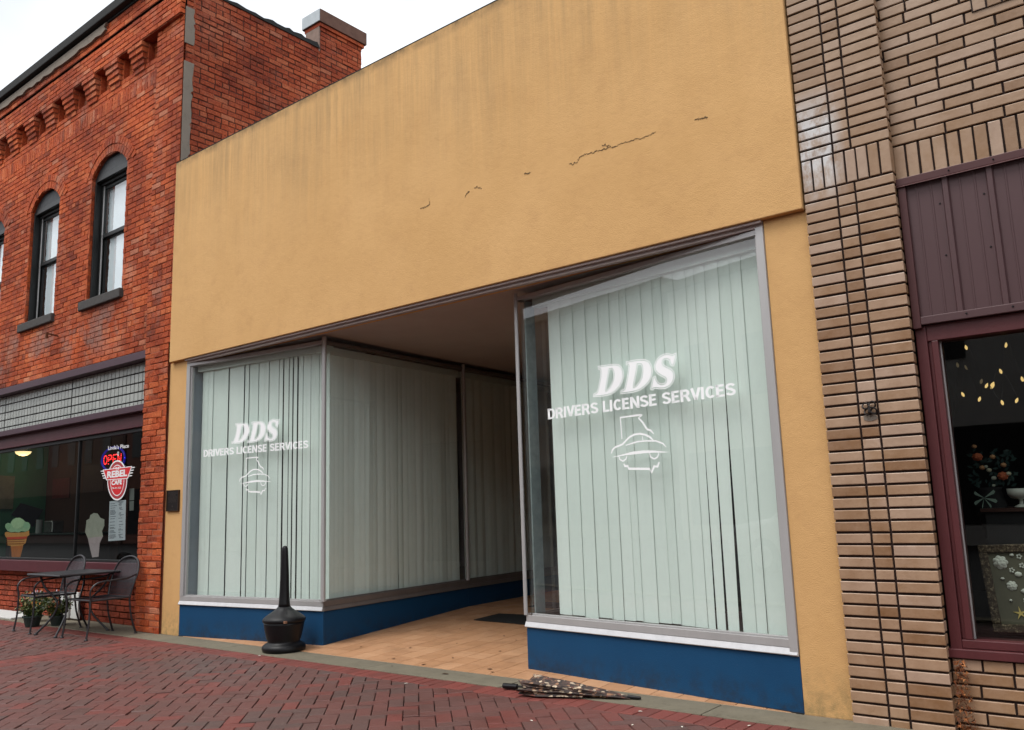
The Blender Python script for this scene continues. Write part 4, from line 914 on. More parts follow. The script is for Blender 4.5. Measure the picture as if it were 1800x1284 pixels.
# a loose flap of cloth standing up behind
m=MB(); fl=[um(.22,2.2,.10,.3),um(.34,1.9,.15,.3),um(.45,1.7,.13,.35),um(.62,1.8,.10,.3)]
fb=[um(.20,2.9,.16),um(.36,2.8,.19),um(.47,2.7,.16),um(.66,2.9,.10)]
for i in range(3): m.face([fl[i],fl[i+1],(fb[i+1][0],fb[i+1][1],.015),(fb[i][0],fb[i][1],.015)])
m.build('loose_panel',M_CAMO,ub)
m=MB(); m.tube([A+Vector((0,0,-.004)),A+ux*.115+Vector((0,0,-.002))],.019,12,smooth=False); m.build('handle',M_PLAS,ub,bevel=.004)
m=MB(); m.tube([A+ux*.116,A+ux*.24],.007,8,smooth=False); m.build('shaft',M_PLAS,ub)
m=MB(); m.tube([A+ux*.94-Vector((0,0,.004)),A+ux*1.03-Vector((0,0,.004))],lambda t:.015-.006*t,10,smooth=False); m.build('tip',M_PLAS,ub)
m=MB(); m.tube([A+ux*.17+uy*.01+Vector((0,0,.02)),A+ux*.12+uy*.05+Vector((0,0,.012)),A+ux*.16+uy*.09+Vector((0,0,.008)),A+ux*.24+uy*.07+Vector((0,0,.02))],.003,6); m.build('strap',M_PLAS,ub)
# litter
random.seed(9)
def leaf(x,y,z,s_,mt_,lab,cat,name,grp,rot):
    m=MB(); P=[(1.0,0),(.45,.35),(-.4,.4),(-1,.05),(-.5,-.38),(.4,-.3)]
    V=[(a*s_*math.cos(rot)-b*s_*math.sin(rot),a*s_*math.sin(rot)+b*s_*math.cos(rot),.003+.25*s_*abs(b)) for a,b in P]
    m.mesh(V+[(0,0,.001)],[(i,(i+1)%6,6) for i in range(6)]); o=m.build(name,mt_); o.location=(x,y,z); tag(o,lab,cat,grp); return o
M_LEAF=simple('dry_leaf',(.055,.028,.014),.8,var=.5,nscale=60); M_PAPER=simple('paper_scrap_white',(.78,.75,.66),.8,var=.1)
for i,(x,y) in enumerate([(-5.117,.333),(-5.515,.82),(-5.073,1.144),(-4.537,.131),(-5.595,.095),(-5.386,-.12),(-5.321,1.27),(-5.174,.035),(-4.45,.06),(-6.0,1.4),(-5.8,.5),(-4.9,.7),(-6.3,.35)]):
    leaf(x,y,zf(y)+.002 if y>0 else .006,random.uniform(.014,.026),M_LEAF,'tiny dark dry leaf on the tan entry floor tiles','leaf','dry_leaf','dry leaves in the entry',random.random()*6)
leaf(-4.758,-.15,.006,.034,M_LEAF,'larger dark dry leaf on the concrete strip in front of the entry','leaf','dry_leaf',None,.3)
for i,(x,y) in enumerate([(-4.781,-.55),(-2.857,-.42),(-2.158,-.40),(-2.731,-.726),(-2.468,-.62),(-6.911,-.34),(-3.3,-.95)]):
    leaf(x,y,.002,random.uniform(.012,.018),M_PAPER,'small pale scrap of litter on the red and grey pavers','litter','paper_scrap','pale scraps on the paving',random.random()*6)
# dried leaves caught in the corner beside the tan pilaster
m=MB(); random.seed(6)
for i in range(420):
    z=random.random()**1.3*.37; sp_=.035*(1-z*1.6)+.012; x=-1.125+random.uniform(-1,1)*sp_+.015; y=.012+random.uniform(-1,.6)*sp_
    s_=random.uniform(.006,.017); q=[Vector((random.gauss(0,1),random.gauss(0,1),random.gauss(0,1))).normalized()*s_ for _ in range(3)]
    c0=Vector((x,y,z+.01)); m.face([c0+q[0],c0+q[1],c0+q[2]],random.random())
k=NB('dead_leaf_orange'); k.base(k.ramp(k.attr(),[(0,(.05,.015,.008)),(.5,(.22,.06,.015)),(1,(.42,.16,.05))])); k.rough(.8)
tag(m.build('dead_leaves',k.m),'orange-brown dead leaves heaped in the corner at the foot of the tan pilaster','leaves',kind='stuff')

# ---------------------------------------------------------------- cafe furniture
M_IRON=simple('black_wrought_iron',(.016,.015,.018),.42,var=.3,nscale=30,spec=.5)
def m_mesh():
    k=NB('expanded_metal_mesh'); k.base((.02,.018,.022)); k.rough(.5)
    tr=k.n('ShaderNodeBsdfTransparent'); ms=k.n('ShaderNodeMixShader')
    wv=[]
    for vs in ((1,1,1),(1,1,-1)):
        x=k.n('ShaderNodeTexWave'); x.wave_type='BANDS'; x.bands_direction='DIAGONAL'; x.inputs['Scale'].default_value=22; k.l(k.pos(vs),x.inputs['Vector']); wv.append(x.outputs['Fac'])
    f=k.ramp(k.math('MAXIMUM',wv[0],wv[1]),[(.55,.35),(.75,.95)])
    k.l(f,ms.inputs[0]); k.l(tr.outputs[0],ms.inputs[1]); k.l(k.b.outputs[0],ms.inputs[2]); k.l(ms.outputs[0],k.out.inputs[0]); return k.m
M_MESH=m_mesh()
def cafe_chair(x,y,rz,label):
    root=empty('patio_chair',(0,0,0),label,'chair','black metal patio chairs outside the cafe')
    W=.245
    m=MB()   # seat pan
    nx,ny=8,8; V=[(-.235+.47*i/nx, -.22+.44*j/ny, .405-.018*math.sin(math.pi*i/nx)*math.sin(math.pi*j/ny)) for i in range(nx+1) for j in range(ny+1)]
    m.mesh(V,[(i*(ny+1)+j,(i+1)*(ny+1)+j,(i+1)*(ny+1)+j+1,i*(ny+1)+j+1) for i in range(nx) for j in range(ny)]); m.build('seat',M_MESH,root,smooth=True)
    m=MB(); m.tube([(-.24,-.22,.41),(.24,-.22,.41)],.011,8,smooth=False); m.tube([(-.24,.22,.41),(.24,.22,.41)],.011,8,smooth=False)
    for s in (-1,1): m.tube([(s*.24,-.22,.41),(s*.24,.22,.41)],.011,8,smooth=False)
    m.build('seat_frame',M_IRON,root)
    # back: rounded hoop and mesh
    hoop=[(-.225,.22,.41),(-.245,.25,.55),(-.245,.30,.70),(-.17,.335,.81),(0,.35,.85),(.17,.335,.81),(.245,.30,.70),(.245,.25,.55),(.225,.22,.41)]
    m=MB(); m.tube(hoop,.011,8); m.build('back_frame',M_IRON,root)
    m=MB(); H=catmull([Vector(p) for p in hoop],4); n=len(H)
    for i in range(n//2):
        a,b,c,d=H[i],H[i+1],H[n-2-i],H[n-1-i]
        for q in range(4):
            f=lambda P,Q,t:P.lerp(Q,t)+Vector((0,.03*math.sin(math.pi*t),0))
            m.face([f(a,d,q/4),f(b,c,q/4),f(b,c,(q+1)/4),f(a,d,(q+1)/4)])
    m.build('backrest',M_MESH,root,smooth=True)
    for s in (-1,1):
        m=MB(); m.tube([(s*.245,.285,.66),(s*.275,.15,.625),(s*.285,-.02,.615),(s*.28,-.18,.60),(s*.265,-.255,.53),(s*.25,-.245,.42)],.010,8); m.build('armrest',M_IRON,root)
        m=MB(); m.tube([(s*.25,-.245,.42),(s*.25,-.25,.2),(s*.255,-.275,.012)],.011,8); m.lathe([(.02,0),(.02,.01),(.012,.016)],(s*.255,-.275,.0),10); m.build('leg',M_IRON,root)
        m=MB(); m.tube([(s*.235,.21,.41),(s*.235,.24,.2),(s*.24,.30,.012)],.011,8); m.lathe([(.02,0),(.02,.01),(.012,.016)],(s*.24,.30,.0),10); m.build('leg',M_IRON,root)
    root.location=(x,y,.003); root.rotation_euler=(0,0,rz); return root
cafe_chair(-11.00,-.47,R(-3),'black mesh-back metal chair at the far end of the cafe table, behind the flower pots')
cafe_chair(-9.79,-.43,R(3),'black mesh-back metal chair between the cafe table and the brick pilaster')
t=empty('patio_table',(-10.38,-.45,0),'rectangular black metal cafe table between the two patio chairs','table')
m=MB(); m.box(-10.80,-9.96,-.80,-.12,.682,.690)
m.build('tabletop',M_IRON,t,bevel=.003)
m=MB()
for (a,b) in (((-10.80,-.80),(-9.96,-.80)),((-9.96,-.80),(-9.96,-.12)),((-9.96,-.12),(-10.80,-.12)),((-10.80,-.12),(-10.80,-.80))): m.tube([(*a,.680),(*b,.680)],.012,8,smooth=False)
m.build('table_rim',M_IRON,t)
for sx,sy in ((-1,-1),(1,-1),(-1,1),(1,1)):
    m=MB(); cx,cy=-10.38,-.45
    m.tube([(cx+sx*.32,cy+sy*.26,.675),(cx+sx*.25,cy+sy*.22,.52),(cx+sx*.13,cy+sy*.13,.36),(cx+sx*.15,cy+sy*.16,.20),(cx+sx*.25,cy+sy*.295,.012)],.012,8); m.lathe([(.022,0),(.022,.01),(.013,.016)],(cx+sx*.25,cy+sy*.295,.003),10); m.build('leg',M_IRON,t)
# flower pots
M_PLANT=None
k=NB('plant_leaf'); k.base(k.ramp(k.attr(),[(0,(.02,.035,.008)),(.5,(.05,.09,.015)),(.9,(.14,.16,.03)),(1,(.25,.16,.05))])); k.rough(.6); M_PLANT=k.m
k=NB('petals'); k.base(k.ramp(k.attr(),[(0,(.55,.25,.06)),(.35,(.60,.20,.15)),(.6,(.55,.48,.55)),(1,(.42,.35,.55))],'CONSTANT')); k.rough(.6); M_PET=k.m
def pot(x,y,r_,h,fh,label,seed,petal=.25,pc=(0,1)):
    random.seed(seed); root=empty('flower_pot',(x,y,0),label,'plant pot')
    m=MB(); m.lathe([(r_*.7,0),(r_*.95,h*.85),(r_*1.08,h*.86),(r_*1.08,h),(r_*.92,h),(r_*.9,h*.9),(.002,h*.9)],(x,y,.004),20); m.build('pot',simple('dark_green_pot',(.02,.035,.03),.5),root,smooth=False)
    m=MB()
    for i in range(38):
        a=random.random()*6.28; e=Vector((math.cos(a),math.sin(a),0)); L=random.uniform(.5,1)*fh
        base=Vector((x,y,h*.9))+e*r_*.3; tip=base+e*random.uniform(.2,.6)*fh*.8+Vector((0,0,L*random.uniform(.5,1)))
        m.tube([base,base.lerp(tip,.5)+Vector((0,0,.02)),tip],.002,4)
        for q in range(16):
            p=base.lerp(tip,random.uniform(.2,1))+Vector((random.gauss(0,.02),random.gauss(0,.02),random.gauss(0,.02)))
            d=Vector((random.gauss(0,1),random.gauss(0,1),random.gauss(.3,.6))).normalized(); s_=random.uniform(.022,.046); w_=d.orthogonal().normalized()*s_*.35
            m.face([p-d*s_*.2,p+d*s_*.4+w_,p+d*s_,p+d*s_*.4-w_],random.random())
    m.build('foliage',M_PLANT,root)
    m=MB()
    for i in range(int(60*petal)):
        a=random.random()*6.28; p=Vector((x+math.cos(a)*random.random()*fh*.55,y+math.sin(a)*random.random()*fh*.55,h+random.uniform(.3,1)*fh)); rr=random.uniform(*pc)
        for q in range(5):
            b=q*1.256; d=Vector((math.cos(b),-.4,math.sin(b)))*.017; w_=Vector((-math.sin(b),0,math.cos(b)))*.009
            m.face([p,p+d*.6+w_,p+d,p+d*.6-w_],rr)
    m.build('flowers',M_PET,root)
pot(-11.52,-.42,.11,.13,.34,'dark pot of orange-flowered leafy plants below the far cafe chair',1,.35,(0,.5))
pot(-11.30,-.22,.09,.12,.34,'smaller dark green pot of upright green leaves behind the orange flowers',2,.12,(.6,.9))
pot(-12.05,-.18,.10,.16,.24,'pot of pale lilac and white flowers nearest the cafe doorstep',3,.9,(.62,1))
m=MB(); m.box(-15.2,-12.6,-.25,.16,.0045,.03); tag(m.build('door_step',simple('pale_step',(.55,.55,.53),.8,var=.1),bevel=.006),'pale low doorstep at the far left of the cafe front','step')
m=MB(); m.box(-11.98,-11.74,.10,.13,.03,.34); m.box(-11.70,-11.50,.12,.15,.03,.36); tag(m.build('white_board',simple('white_card',(.62,.62,.60),.7,var=.06)),'pale boards leaning on the cafe knee wall behind the flower pots','board')
# ---------------------------------------------------------------- cafe window contents
def flat(name,poly,mt_,y,parent=None,th=.002,rough=None):
    m=MB(); m.extrude(poly,lambda u,v,d:(u,y-d,v),0,th); return m.build(name,mt_,parent)
def ccw(p): return p
def ice(keys,cols,y,label):
    p0=DATA[keys[0]][0]; root=empty('ice_cream_cutout',(p0[0],y,p0[1]),label,'cutout')
    for kx,(nm,c) in zip(keys,cols): flat(nm,DATA[kx][::-1],simple('print_'+kx,c,.5,var=.25,nscale=14),y-(.0025 if kx in('c3','c4') else 0),root)
ice(['c1','c2','c3','c4'],[('scoops',(.42,.66,.40)),('cone_wrap',(.78,.36,.10)),('red_band',(.70,.07,.03)),('cone',(.60,.17,.02))],.19,'flat green ice cream cone cutout in an orange wrap, left in the cafe window')
ice(['k1','k2'],[('scoops',(.50,.50,.42)),('cone',(.62,.50,.52))],.19,'pale faded ice cream cone cutout behind the glass, left of the menu sheet')
# scoops and waffle lines printed on the first cutout
c1=DATA['c1']; ic=bpy.data.objects['ice_cream_cutout']
X0=min(p[0] for p in c1); X1=max(p[0] for p in c1); Z0=min(p[1] for p in c1); Z1=max(p[1] for p in c1)
def ip(px,py): return (X0+(px-60)/398*(X1-X0), Z1-(py-465)/235*(Z1-Z0))
for i,(px,py,rr,c) in enumerate(((112,600,.13,(.34,.60,.34)),(398,592,.13,(.36,.62,.38)),(268,555,.25,(.52,.76,.44)))):
    cx,cz=ip(px,py); pp=[(cx+rr*(X1-X0)*math.cos(t)*(1+.05*math.sin(5*t)),cz+rr*(Z1-Z0)*1.5*math.sin(t)) for t in [6.283*q/20 for q in range(20)]]
    flat('scoop',pp,simple('print_scoop%d'%i,c,.5,var=.35,nscale=30,bump=.3),.187-.001*i,ic,.0008)
m=MB()
for i in range(5):
    a=ip(165+i*30,925); b=ip(172+i*24,1090); m.extrude([(a[0]-.003,a[1]),(b[0]-.003,b[1]),(b[0]+.003,b[1]),(a[0]+.003,a[1])],lambda u,v,d:(u,.186-d,v),0,.0006)
for py in (815,850,885):
    a=ip(98,py); b=ip(388,py-8); m.extrude([(a[0],a[1]-.004),(b[0],b[1]-.004),(b[0],b[1]+.004),(a[0],a[1]+.004)],lambda u,v,d:(u,.186-d,v),0,.0006)
m.build('waffle_lines',simple('print_brown',(.30,.07,.012),.5),ic)
# cafe logo decal
yw=.152
lg=empty('cafe_sign',(DATA['oval'][0][0],yw,1.7),'red and white winged oval cafe logo sticker on the glass near the brick pilaster','sign')
M_LR=simple('logo_red',(.62,.015,.02),.4,var=.05); M_LW=simple('logo_white',(.80,.80,.80),.4,var=.03); M_LD=simple('logo_dark_red',(.38,.03,.035),.4,var=.05)
def grow(poly,d):
    cx=sum(p[0] for p in poly)/len(poly); cz=sum(p[1] for p in poly)/len(poly); out=[]
    for x,z in poly:
        v=Vector((x-cx,z-cz)); L=v.length; out.append((cx+v.x*(L+d)/L,cz+v.y*(L+d)/L))
    return out
ov=DATA['oval'][::-1]; ov2=DATA['oval2'][::-1]; ban=DATA['ban']
m=MB(); m.extrude(ov,lambda u,v,d:(u,yw-d,v),0,.0015); m.build('oval_border',M_LW,lg)
m=MB(); m.extrude(grow(ov,-.020),lambda u,v,d:(u,yw-d,v),.0016,.0022); m.build('oval_band',M_LD,lg)
m=MB(); m.extrude(grow(ov2,.012),lambda u,v,d:(u,yw-d,v),.0023,.0027); m.build('inner_border',M_LW,lg)
m=MB(); m.extrude(ov2,lambda u,v,d:(u,yw-d,v),.0028,.0032); m.build('inner_oval',M_LR,lg)
m=MB(); m.extrude(ban[::-1],lambda u,v,d:(u,yw-d,v),.0033,.0038); 
(bl,br,brr,bll)=ban
for i in range(4):
    f=(i+.6)/4.6
    for (p,q,s_) in ((bl,bll,-1),(br,brr,1)):
        x=p[0]+(q[0]-p[0])*f; z=p[1]+(q[1]-p[1])*f; m.extrude([(x-.0,z-.008),(x+s_*.07,z-.004),(x+s_*.07,z+.006),(x,z+.008)][::s_],lambda u,v,d:(u,yw-d,v),.0,.0012)
m.build('banner_border',M_LW,lg)
cx=sum(p[0] for p in ban)/4; cz=sum(p[1] for p in ban)/4; bi=[(cx+(x-cx)*.93,cz+(z-cz)*.86) for x,z in ban]
m=MB(); m.extrude(bi[::-1],lambda u,v,d:(u,yw-d,v),.0039,.0043); m.build('banner',M_LR,lg)
def cafe_text(body,key,mt_,parent,d,bold=.0,name='caption',yy=None):
    b0,t0,b1=DATA[key]; wd=b1[0]-b0[0]; hh=t0[1]-b0[1]; sh=(b1[1]-b0[1])/wd
    t=text_mesh(body,1,'x',mt_,parent,lambda u,v,dd:(u,v,dd)); xs=[v.co.x for v in t.data.vertices]; ys=[v.co.y for v in t.data.vertices]; bpy.data.objects.remove(t)
    y_=yw if yy is None else yy
    return text_mesh(body,1,name,mt_,parent,lambda u,v,dd:(b0[0]+(u-min(xs))*wd/(max(xs)-min(xs)), y_-d, b0[1]+(v-min(ys))*hh/(max(ys)-min(ys))+sh*(u-min(xs))*wd/(max(xs)-min(xs))),bold=bold,thick=.0005)
cafe_text('REBEL','REBEL',M_LW,lg,.0048,.045,'lettering'); cafe_text('CAFE','CAFE',M_LW,lg,.0048,.045,'lettering'); cafe_text('THE','THE',M_LW,lg,.0048,.045,'lettering')
cafe_text('706-491-7523','NUM',M_LW,lg,.0048,.02,'lettering')
ln=empty('window_name',(-10.2,yw,2.15),"small white Linda's Place @ lettering above the red cafe logo",'window decal')
cafe_text("Linda's Place",'LINDA',M_LW,ln,.0,.02); cafe_text('@','AT',M_LW,ln,.0,.01)
# LED open sign
yo=.24; os_=empty('open_sign',(-10.6,yo,1.95),'lit red and blue LED OPEN sign hanging behind the cafe glass','sign')
b0,t0,b1=DATA['OPEN']; M_LEDR=emis('led_red',(1,.03,.03),2.2); M_LEDB=emis('led_blue',(.06,.06,1),3.0)
m=MB(); sx=(b1[0]-b0[0])/4; hh=t0[1]-b0[1]; sl=(b1[1]-b0[1])/(b1[0]-b0[0])
def dots(path,n):
    for i in range(n+1):
        f=i/n*(len(path)-1); a=int(min(f,len(path)-2)); t=f-a; p=(path[a][0]+(path[a+1][0]-path[a][0])*t,path[a][1]+(path[a+1][1]-path[a][1])*t)
        X_=b0[0]+p[0]*sx; Z_=b0[1]+p[1]*hh+sl*(X_-b0[0]); m.blob((X_,yo-.006,Z_),.0072,.006,.0072,n=6,k=4)
dots([(.42+.36*math.cos(q),.5+.5*math.sin(q)) for q in [6.28*i/16 for i in range(17)]],16)
dots([(1.1,0),(1.1,1),(1.6,1),(1.75,.75),(1.6,.5),(1.1,.5)],14); dots([(2.75,0),(2.1,0),(2.1,1),(2.75,1)],14); dots([(2.1,.5),(2.6,.5)],4); dots([(3.1,0),(3.1,1),(3.75,0),(3.75,1)],16)
m.build('red_leds',M_LEDR,os_)
m=MB(); cx,cz=b0[0]+2*sx,b0[1]+hh*.5
for i in range(26):
    a=6.28*i/26; m.blob((cx+2.45*sx*math.cos(a),yo-.004,cz+.155*math.sin(a)+sl*2.45*sx*math.cos(a)),.010,.006,.010,n=6,k=4)
m.build('blue_leds',M_LEDB,os_)
m=MB(); m.tube([(cx+2.45*sx*math.cos(a),yo,cz+.155*math.sin(a)+sl*2.45*sx*math.cos(a)) for a in [6.28*i/24 for i in range(25)]],.014,6,smooth=False,cap=False); m.build('blue_tube',emis('blue_glow',(.008,.008,.40),.28),os_)
# menu and notices
me_=empty('menu_sheet',(-10.2,.163,1.2),'white printed menu sheet taped inside the cafe glass under the red logo','paper')
MN=DATA['MENU']; flat('sheet',[MN[0],MN[3],MN[2],MN[1]],simple('menu_paper',(.80,.84,.92),.7,var=.04),.166,me_)
m=MB(); random.seed(8); a,b,c,d=[Vector(p) for p in MN]
for i in range(34):
    f=.04+.92*i/34
    if random.random()<.12: continue
    L=a.lerp(d,f); Rr=b.lerp(c,f)
    for (s0,s1) in ((.06,random.uniform(.3,.48)),(.55+random.uniform(0,.1),random.uniform(.72,.92))):
        if random.random()<.2: continue
        p=L.lerp(Rr,s0); q=L.lerp(Rr,s1); m.extrude([(p.x,p.y-.003),(q.x,q.y-.003),(q.x,q.y+.003),(p.x,p.y+.003)],lambda u,v,dd:(u,.1635-dd,v),0,.0004)
m.build('printed_lines',simple('menu_ink',(.12,.13,.16),.8),me_)
for kx,lb in (('P2','upper of two pale notices pinned deep behind the cafe logo'),('P3','lower of two pale notices pinned deep behind the cafe logo')):
    P=DATA[kx]; tag(flat('notice',[P[0],P[3],P[2],P[1]],simple('notice_paper',(.22,.23,.22),.8),.20),lb,'paper')
# cafe interior
lp=empty('ceiling_lamp',(-15.45,.9,2.42),'glowing cream bowl lamp hanging inside the cafe window, upper left','lamp')
m=MB(); m.lathe([(.005,-.075),(.06,-.065),(.11,-.035),(.125,0)],(-15.45,.9,2.47),24); m.build('shade',emis('lamp_glow',(1,.72,.35),1.3),lp,smooth=True)
m=MB(); m.tube([(-15.45,.9,2.475),(-15.45,.9,2.845)],.012,8,smooth=False); m.lathe([(.13,0),(.13,.012)],(-15.45,.9,2.471),24); m.build('stem',M_BLK,lp)
pl_=bpy.data.lights.new('lamp_light','POINT'); pl_.energy=3; pl_.color=(1,.75,.45); pl_.shadow_soft_size=.1; plo=bpy.data.objects.new('lamp_light',pl_); COL.objects.link(plo); plo.location=(0,0,-.12); plo.parent=lp
def poster(name,pts,c,label,x=-15.99,fr=None,cat='picture'):
    m=MB(); m.extrude(pts,lambda u,v,d:(x+d,u,v),0,.012); tag(m.build(name,simple(name+str(len(bpy.data.objects)),c,.7,var=.5,nscale=9)),label,cat)
poster('wall_poster',[(.30,1.55),(1.0,1.52),(1.0,2.08),(.30,2.12)],(.10,.11,.085),'faded pale poster on the green cafe wall, left edge')
poster('wall_plaque',[(.98,1.42),(1.35,1.20),(1.50,1.50),(1.12,1.62)],(.012,.018,.035),'tilted dark navy square hanging on the green cafe wall behind the ice cream cone')
def poster2(name,x0,x1,z0,z1,c,label,y=1.535):
    m=MB(); m.box(x0,x1,y,y+.012,z0,z1); tag(m.build(name,simple(name+str(len(bpy.data.objects)),c,.7,var=.4,nscale=9)),label,'picture')
poster2('wall_poster',-15.75,-15.1,1.68,2.02,(.09,.012,.012),'dark red picture on the brown cafe wall')
poster2('wall_poster',-14.6,-13.9,1.75,2.2,(.02,.012,.014),'dark framed picture beside the red picture on the cafe wall')
ct=empty('cafe_counter',(-14.6,.9,0),'dark low counter inside the cafe window','counter')
m=MB(); m.box(-15.9,-13.4,.9,1.45,.03,1.08); m.build('cabinet',M_BLK,ct); m=MB(); m.box(-15.95,-13.35,.86,1.48,1.082,1.10); m.build('countertop',simple('dull_countertop',(.03,.05,.045),.35),ct)
m=MB(); m.lathe([(.05,0),(.05,.22)],(-14.9,1.0,1.101),16); tag(m.build('paper_roll',simple('paper_towel',(.30,.31,.29),.8),smooth=False),'white paper towel roll standing on the cafe counter','paper roll')
m=MB(); m.box(-14.75,-14.45,1.0,1.2,1.101,1.30); tag(m.build('napkin_box',simple('steel_box',(.35,.35,.33),.25,metal=.9),bevel=.02),'small shiny metal box beside the paper roll on the cafe counter','box')

# ---------------------------------------------------------------- gift shop window
random.seed(17)
st=empty('string_lights',(-.8,.45,2.0),'string of warm pear-shaped bulbs hanging in the dark shop window','string lights')
M_BULB=emis('bulb_glass',(.9,.60,.22),.75); M_BULBD=emis('bulb_dim',(.40,.30,.16),.12)
B_=DATA['bulbs']; dim={0,3,4,9}
def drop(x,y,z,s_,mt_):
    m=MB(); t=random.uniform(-.5,.5); pr=[(.001,-.026),(.006,-.022),(.0105,-.012),(.0115,-.002),(.009,.008),(.005,.014),(.003,.02)]
    m.lathe([(a*s_,b*s_) for a,b in pr],(0,0,0),12); ct_,st_=math.cos(t),math.sin(t); m.v=[(x+a*ct_+c*st_,y+b,z-a*st_+c*ct_) for a,b,c in m.v]; o=m.build('bulb',mt_,st,smooth=True); return o
for i,(x,z) in enumerate(B_): drop(x,.45+random.uniform(-.02,.02),z,.68 if i!=7 else .95,M_BULBD if i in dim else M_BULB)
for (x,z) in [(-.62,2.05),(-.45,1.9),(-.2,2.0),(.1,1.88),(-.38,1.75),(0.3,2.0)]: drop(x,.45,z,.95,M_BULB)
m=MB(); order=sorted(B_,key=lambda p:p[0])
m.tube([(x,.452,z+.022) for x,z in order[::2]],.0022,5); m.tube([(x,.455,z+.022) for x,z in order[1::2]],.0022,5)
m.build('cord',M_BLK,st)
# framed shell picture, leaning
sf=empty('shell_picture',(-.8,.42,.47),'weathered dark frame with white roses, shells and a starfish, leaning in the shop window','picture')
FA=Vector((-.995,.40,.486)); ux_=Vector((.985,.0,.035)).normalized(); uz_=Vector((-.085,.10,.99)).normalized(); un=ux_.cross(uz_)
PF=lambda u,v,d:tuple(FA+ux_*u+uz_*v-(-un if un.y>0 else un)*-d) 
sgn=-1 if un.y>0 else 1
PF=lambda u,v,d:tuple(FA+ux_*u+uz_*v+un*(sgn*d))
k=NB('aged_frame'); k.base(k.ramp(k.noise(60,6,.8),[(.35,(.03,.018,.012)),(.52,(.10,.065,.04)),(.66,(.50,.38,.24))])); k.rough(.8); k.bump(k.noise(60,5),.8,.01); M_AGED=k.m
m=MB(); Wd,Hd=.62,.485
for (a,b,c,d) in ((0,Wd,0,.045),(0,Wd,Hd-.045,Hd),(0,.045,.0451,Hd-.0451),(Wd-.045,Wd,.0451,Hd-.0451)): m.wbox(PF,a,b,c,d,0,.028)
m.build('frame',M_AGED,sf,bevel=.006)
m=MB(); m.wbox(PF,.045,Wd-.045,.045,Hd-.045,0,.008); m.build('panel',simple('khaki_panel',(.16,.145,.10),.8,var=.2,nscale=12),sf)
M_SHELL=simple('shell_white',(.90,.88,.78),.5,var=.15,nscale=50); M_STAR=simple('starfish_yellow',(.85,.62,.20),.7)
def rose(u,v,s_):
    m=MB()
    for ring,(rr,nn,hh) in enumerate(((1,7,.0),(.68,6,.25),(.38,4,.45))):
        for i in range(nn):
            a=6.28*i/nn+ring*.5; c_=PF(u+rr*s_*.62*math.cos(a),v+rr*s_*.62*math.sin(a),.012+hh*s_*.5)
            m.blob(c_,s_*.36*(.7+.4*rr),s_*.12,s_*.34*(.7+.4*rr),n=8,k=5)
    m.build('rose',M_SHELL,sf,smooth=True)
rose(.100,.385,.040); rose(.135,.255,.028)
for (u,v,a,b) in ((.165,.425,.012,.009),(.095,.295,.010,.007),(.178,.318,.020,.014),(.195,.225,.022,.014),(.115,.175,.008,.007),(.26,.30,.02,.015),(.30,.40,.018,.012),(.35,.2,.02,.014),(.42,.35,.02,.016)):
    m=MB(); m.blob(PF(u,v,.014),a,.008,b,n=10,k=6,jit=.08); m.build('shell',M_SHELL,sf,smooth=True)
for (u,v) in ((.150,.34),(.205,.365),(.22,.29),(.20,.415),(.19,.175)):
    m=MB()
    for q in range(5): m.blob(PF(u+.010*math.cos(q*1.256),v+.010*math.sin(q*1.256),.013),.006,.004,.006,n=6,k=4)
    m.build('blossom',M_SHELL,sf,smooth=True)
m=MB(); u0,v0=.150,.105; P=[]
for i in range(10):
    a=math.pi/2+math.pi*i/5+.1; rr=.038 if i%2==0 else .009; P.append((u0+rr*math.cos(a),v0+rr*math.sin(a)))
m.extrude(P,PF,.009,.014); m.build('starfish',M_STAR,sf)
# flower arrangement and compote on a dark stand
fa=empty('flower_arrangement',(-.95,.7,1.2),'arrangement of dusky orange and cream flowers in a black vase in the shop window','flowers')
m=MB(); m.lathe([(.05,0),(.075,.10),(.085,.2),(.06,.28),(.07,.30)],(-.98,.7,1.0),20); m.build('vase',M_BLK,fa,smooth=True)
random.seed(23)
m=MB(); 
def flower(x,z,s_,r_):
    for ring,(rr,nn) in enumerate(((1,8),(.6,6),(.3,3))):
        for i in range(nn):
            a=6.28*i/nn+ring; m.blob((x+rr*s_*.6*math.cos(a),.66-.01*ring,z+rr*s_*.5*math.sin(a)),s_*.36,s_*.18,s_*.28,r_,n=7,k=4)
for (x,z,s_,r_) in ((-1.02,1.486,.033,.1),(-.896,1.365,.033,.1),(-.938,1.482,.018,.35),(-1.0,1.42,.018,.35),(-.965,1.404,.016,.6),(-.885,1.43,.018,.35),(-.864,1.377,.016,.6),(-.945,1.354,.016,.75),(-1.03,1.551,.016,.35),(-.98,1.425,.012,.75),(-.95,1.31,.010,.75)): flower(x,z,s_,r_)
k=NB('dusky_petals'); k.base(k.ramp(k.attr(),[(0,(.55,.13,.05)),(.3,(.58,.30,.14)),(.5,(.62,.58,.42)),(.7,(.55,.56,.46))],'CONSTANT')); k.rough(.7); m.build('blooms',k.m,fa,smooth=True)
m=MB()
for i in range(90):
    p=Vector((random.uniform(-1.06,-.84),.69+random.uniform(-.03,.04),random.uniform(1.30,1.52))); d=Vector((random.gauss(0,1),random.gauss(0,.3),random.gauss(.4,1))).normalized()*.04; w_=Vector((d.z,0,-d.x))*.22
    m.face([p,p+d*.5+w_,p+d,p+d*.5-w_],random.random())
m.build('leaves',simple('teal_leaves',(.02,.05,.045),.6,var=.5,nscale=30),fa)
m=MB()
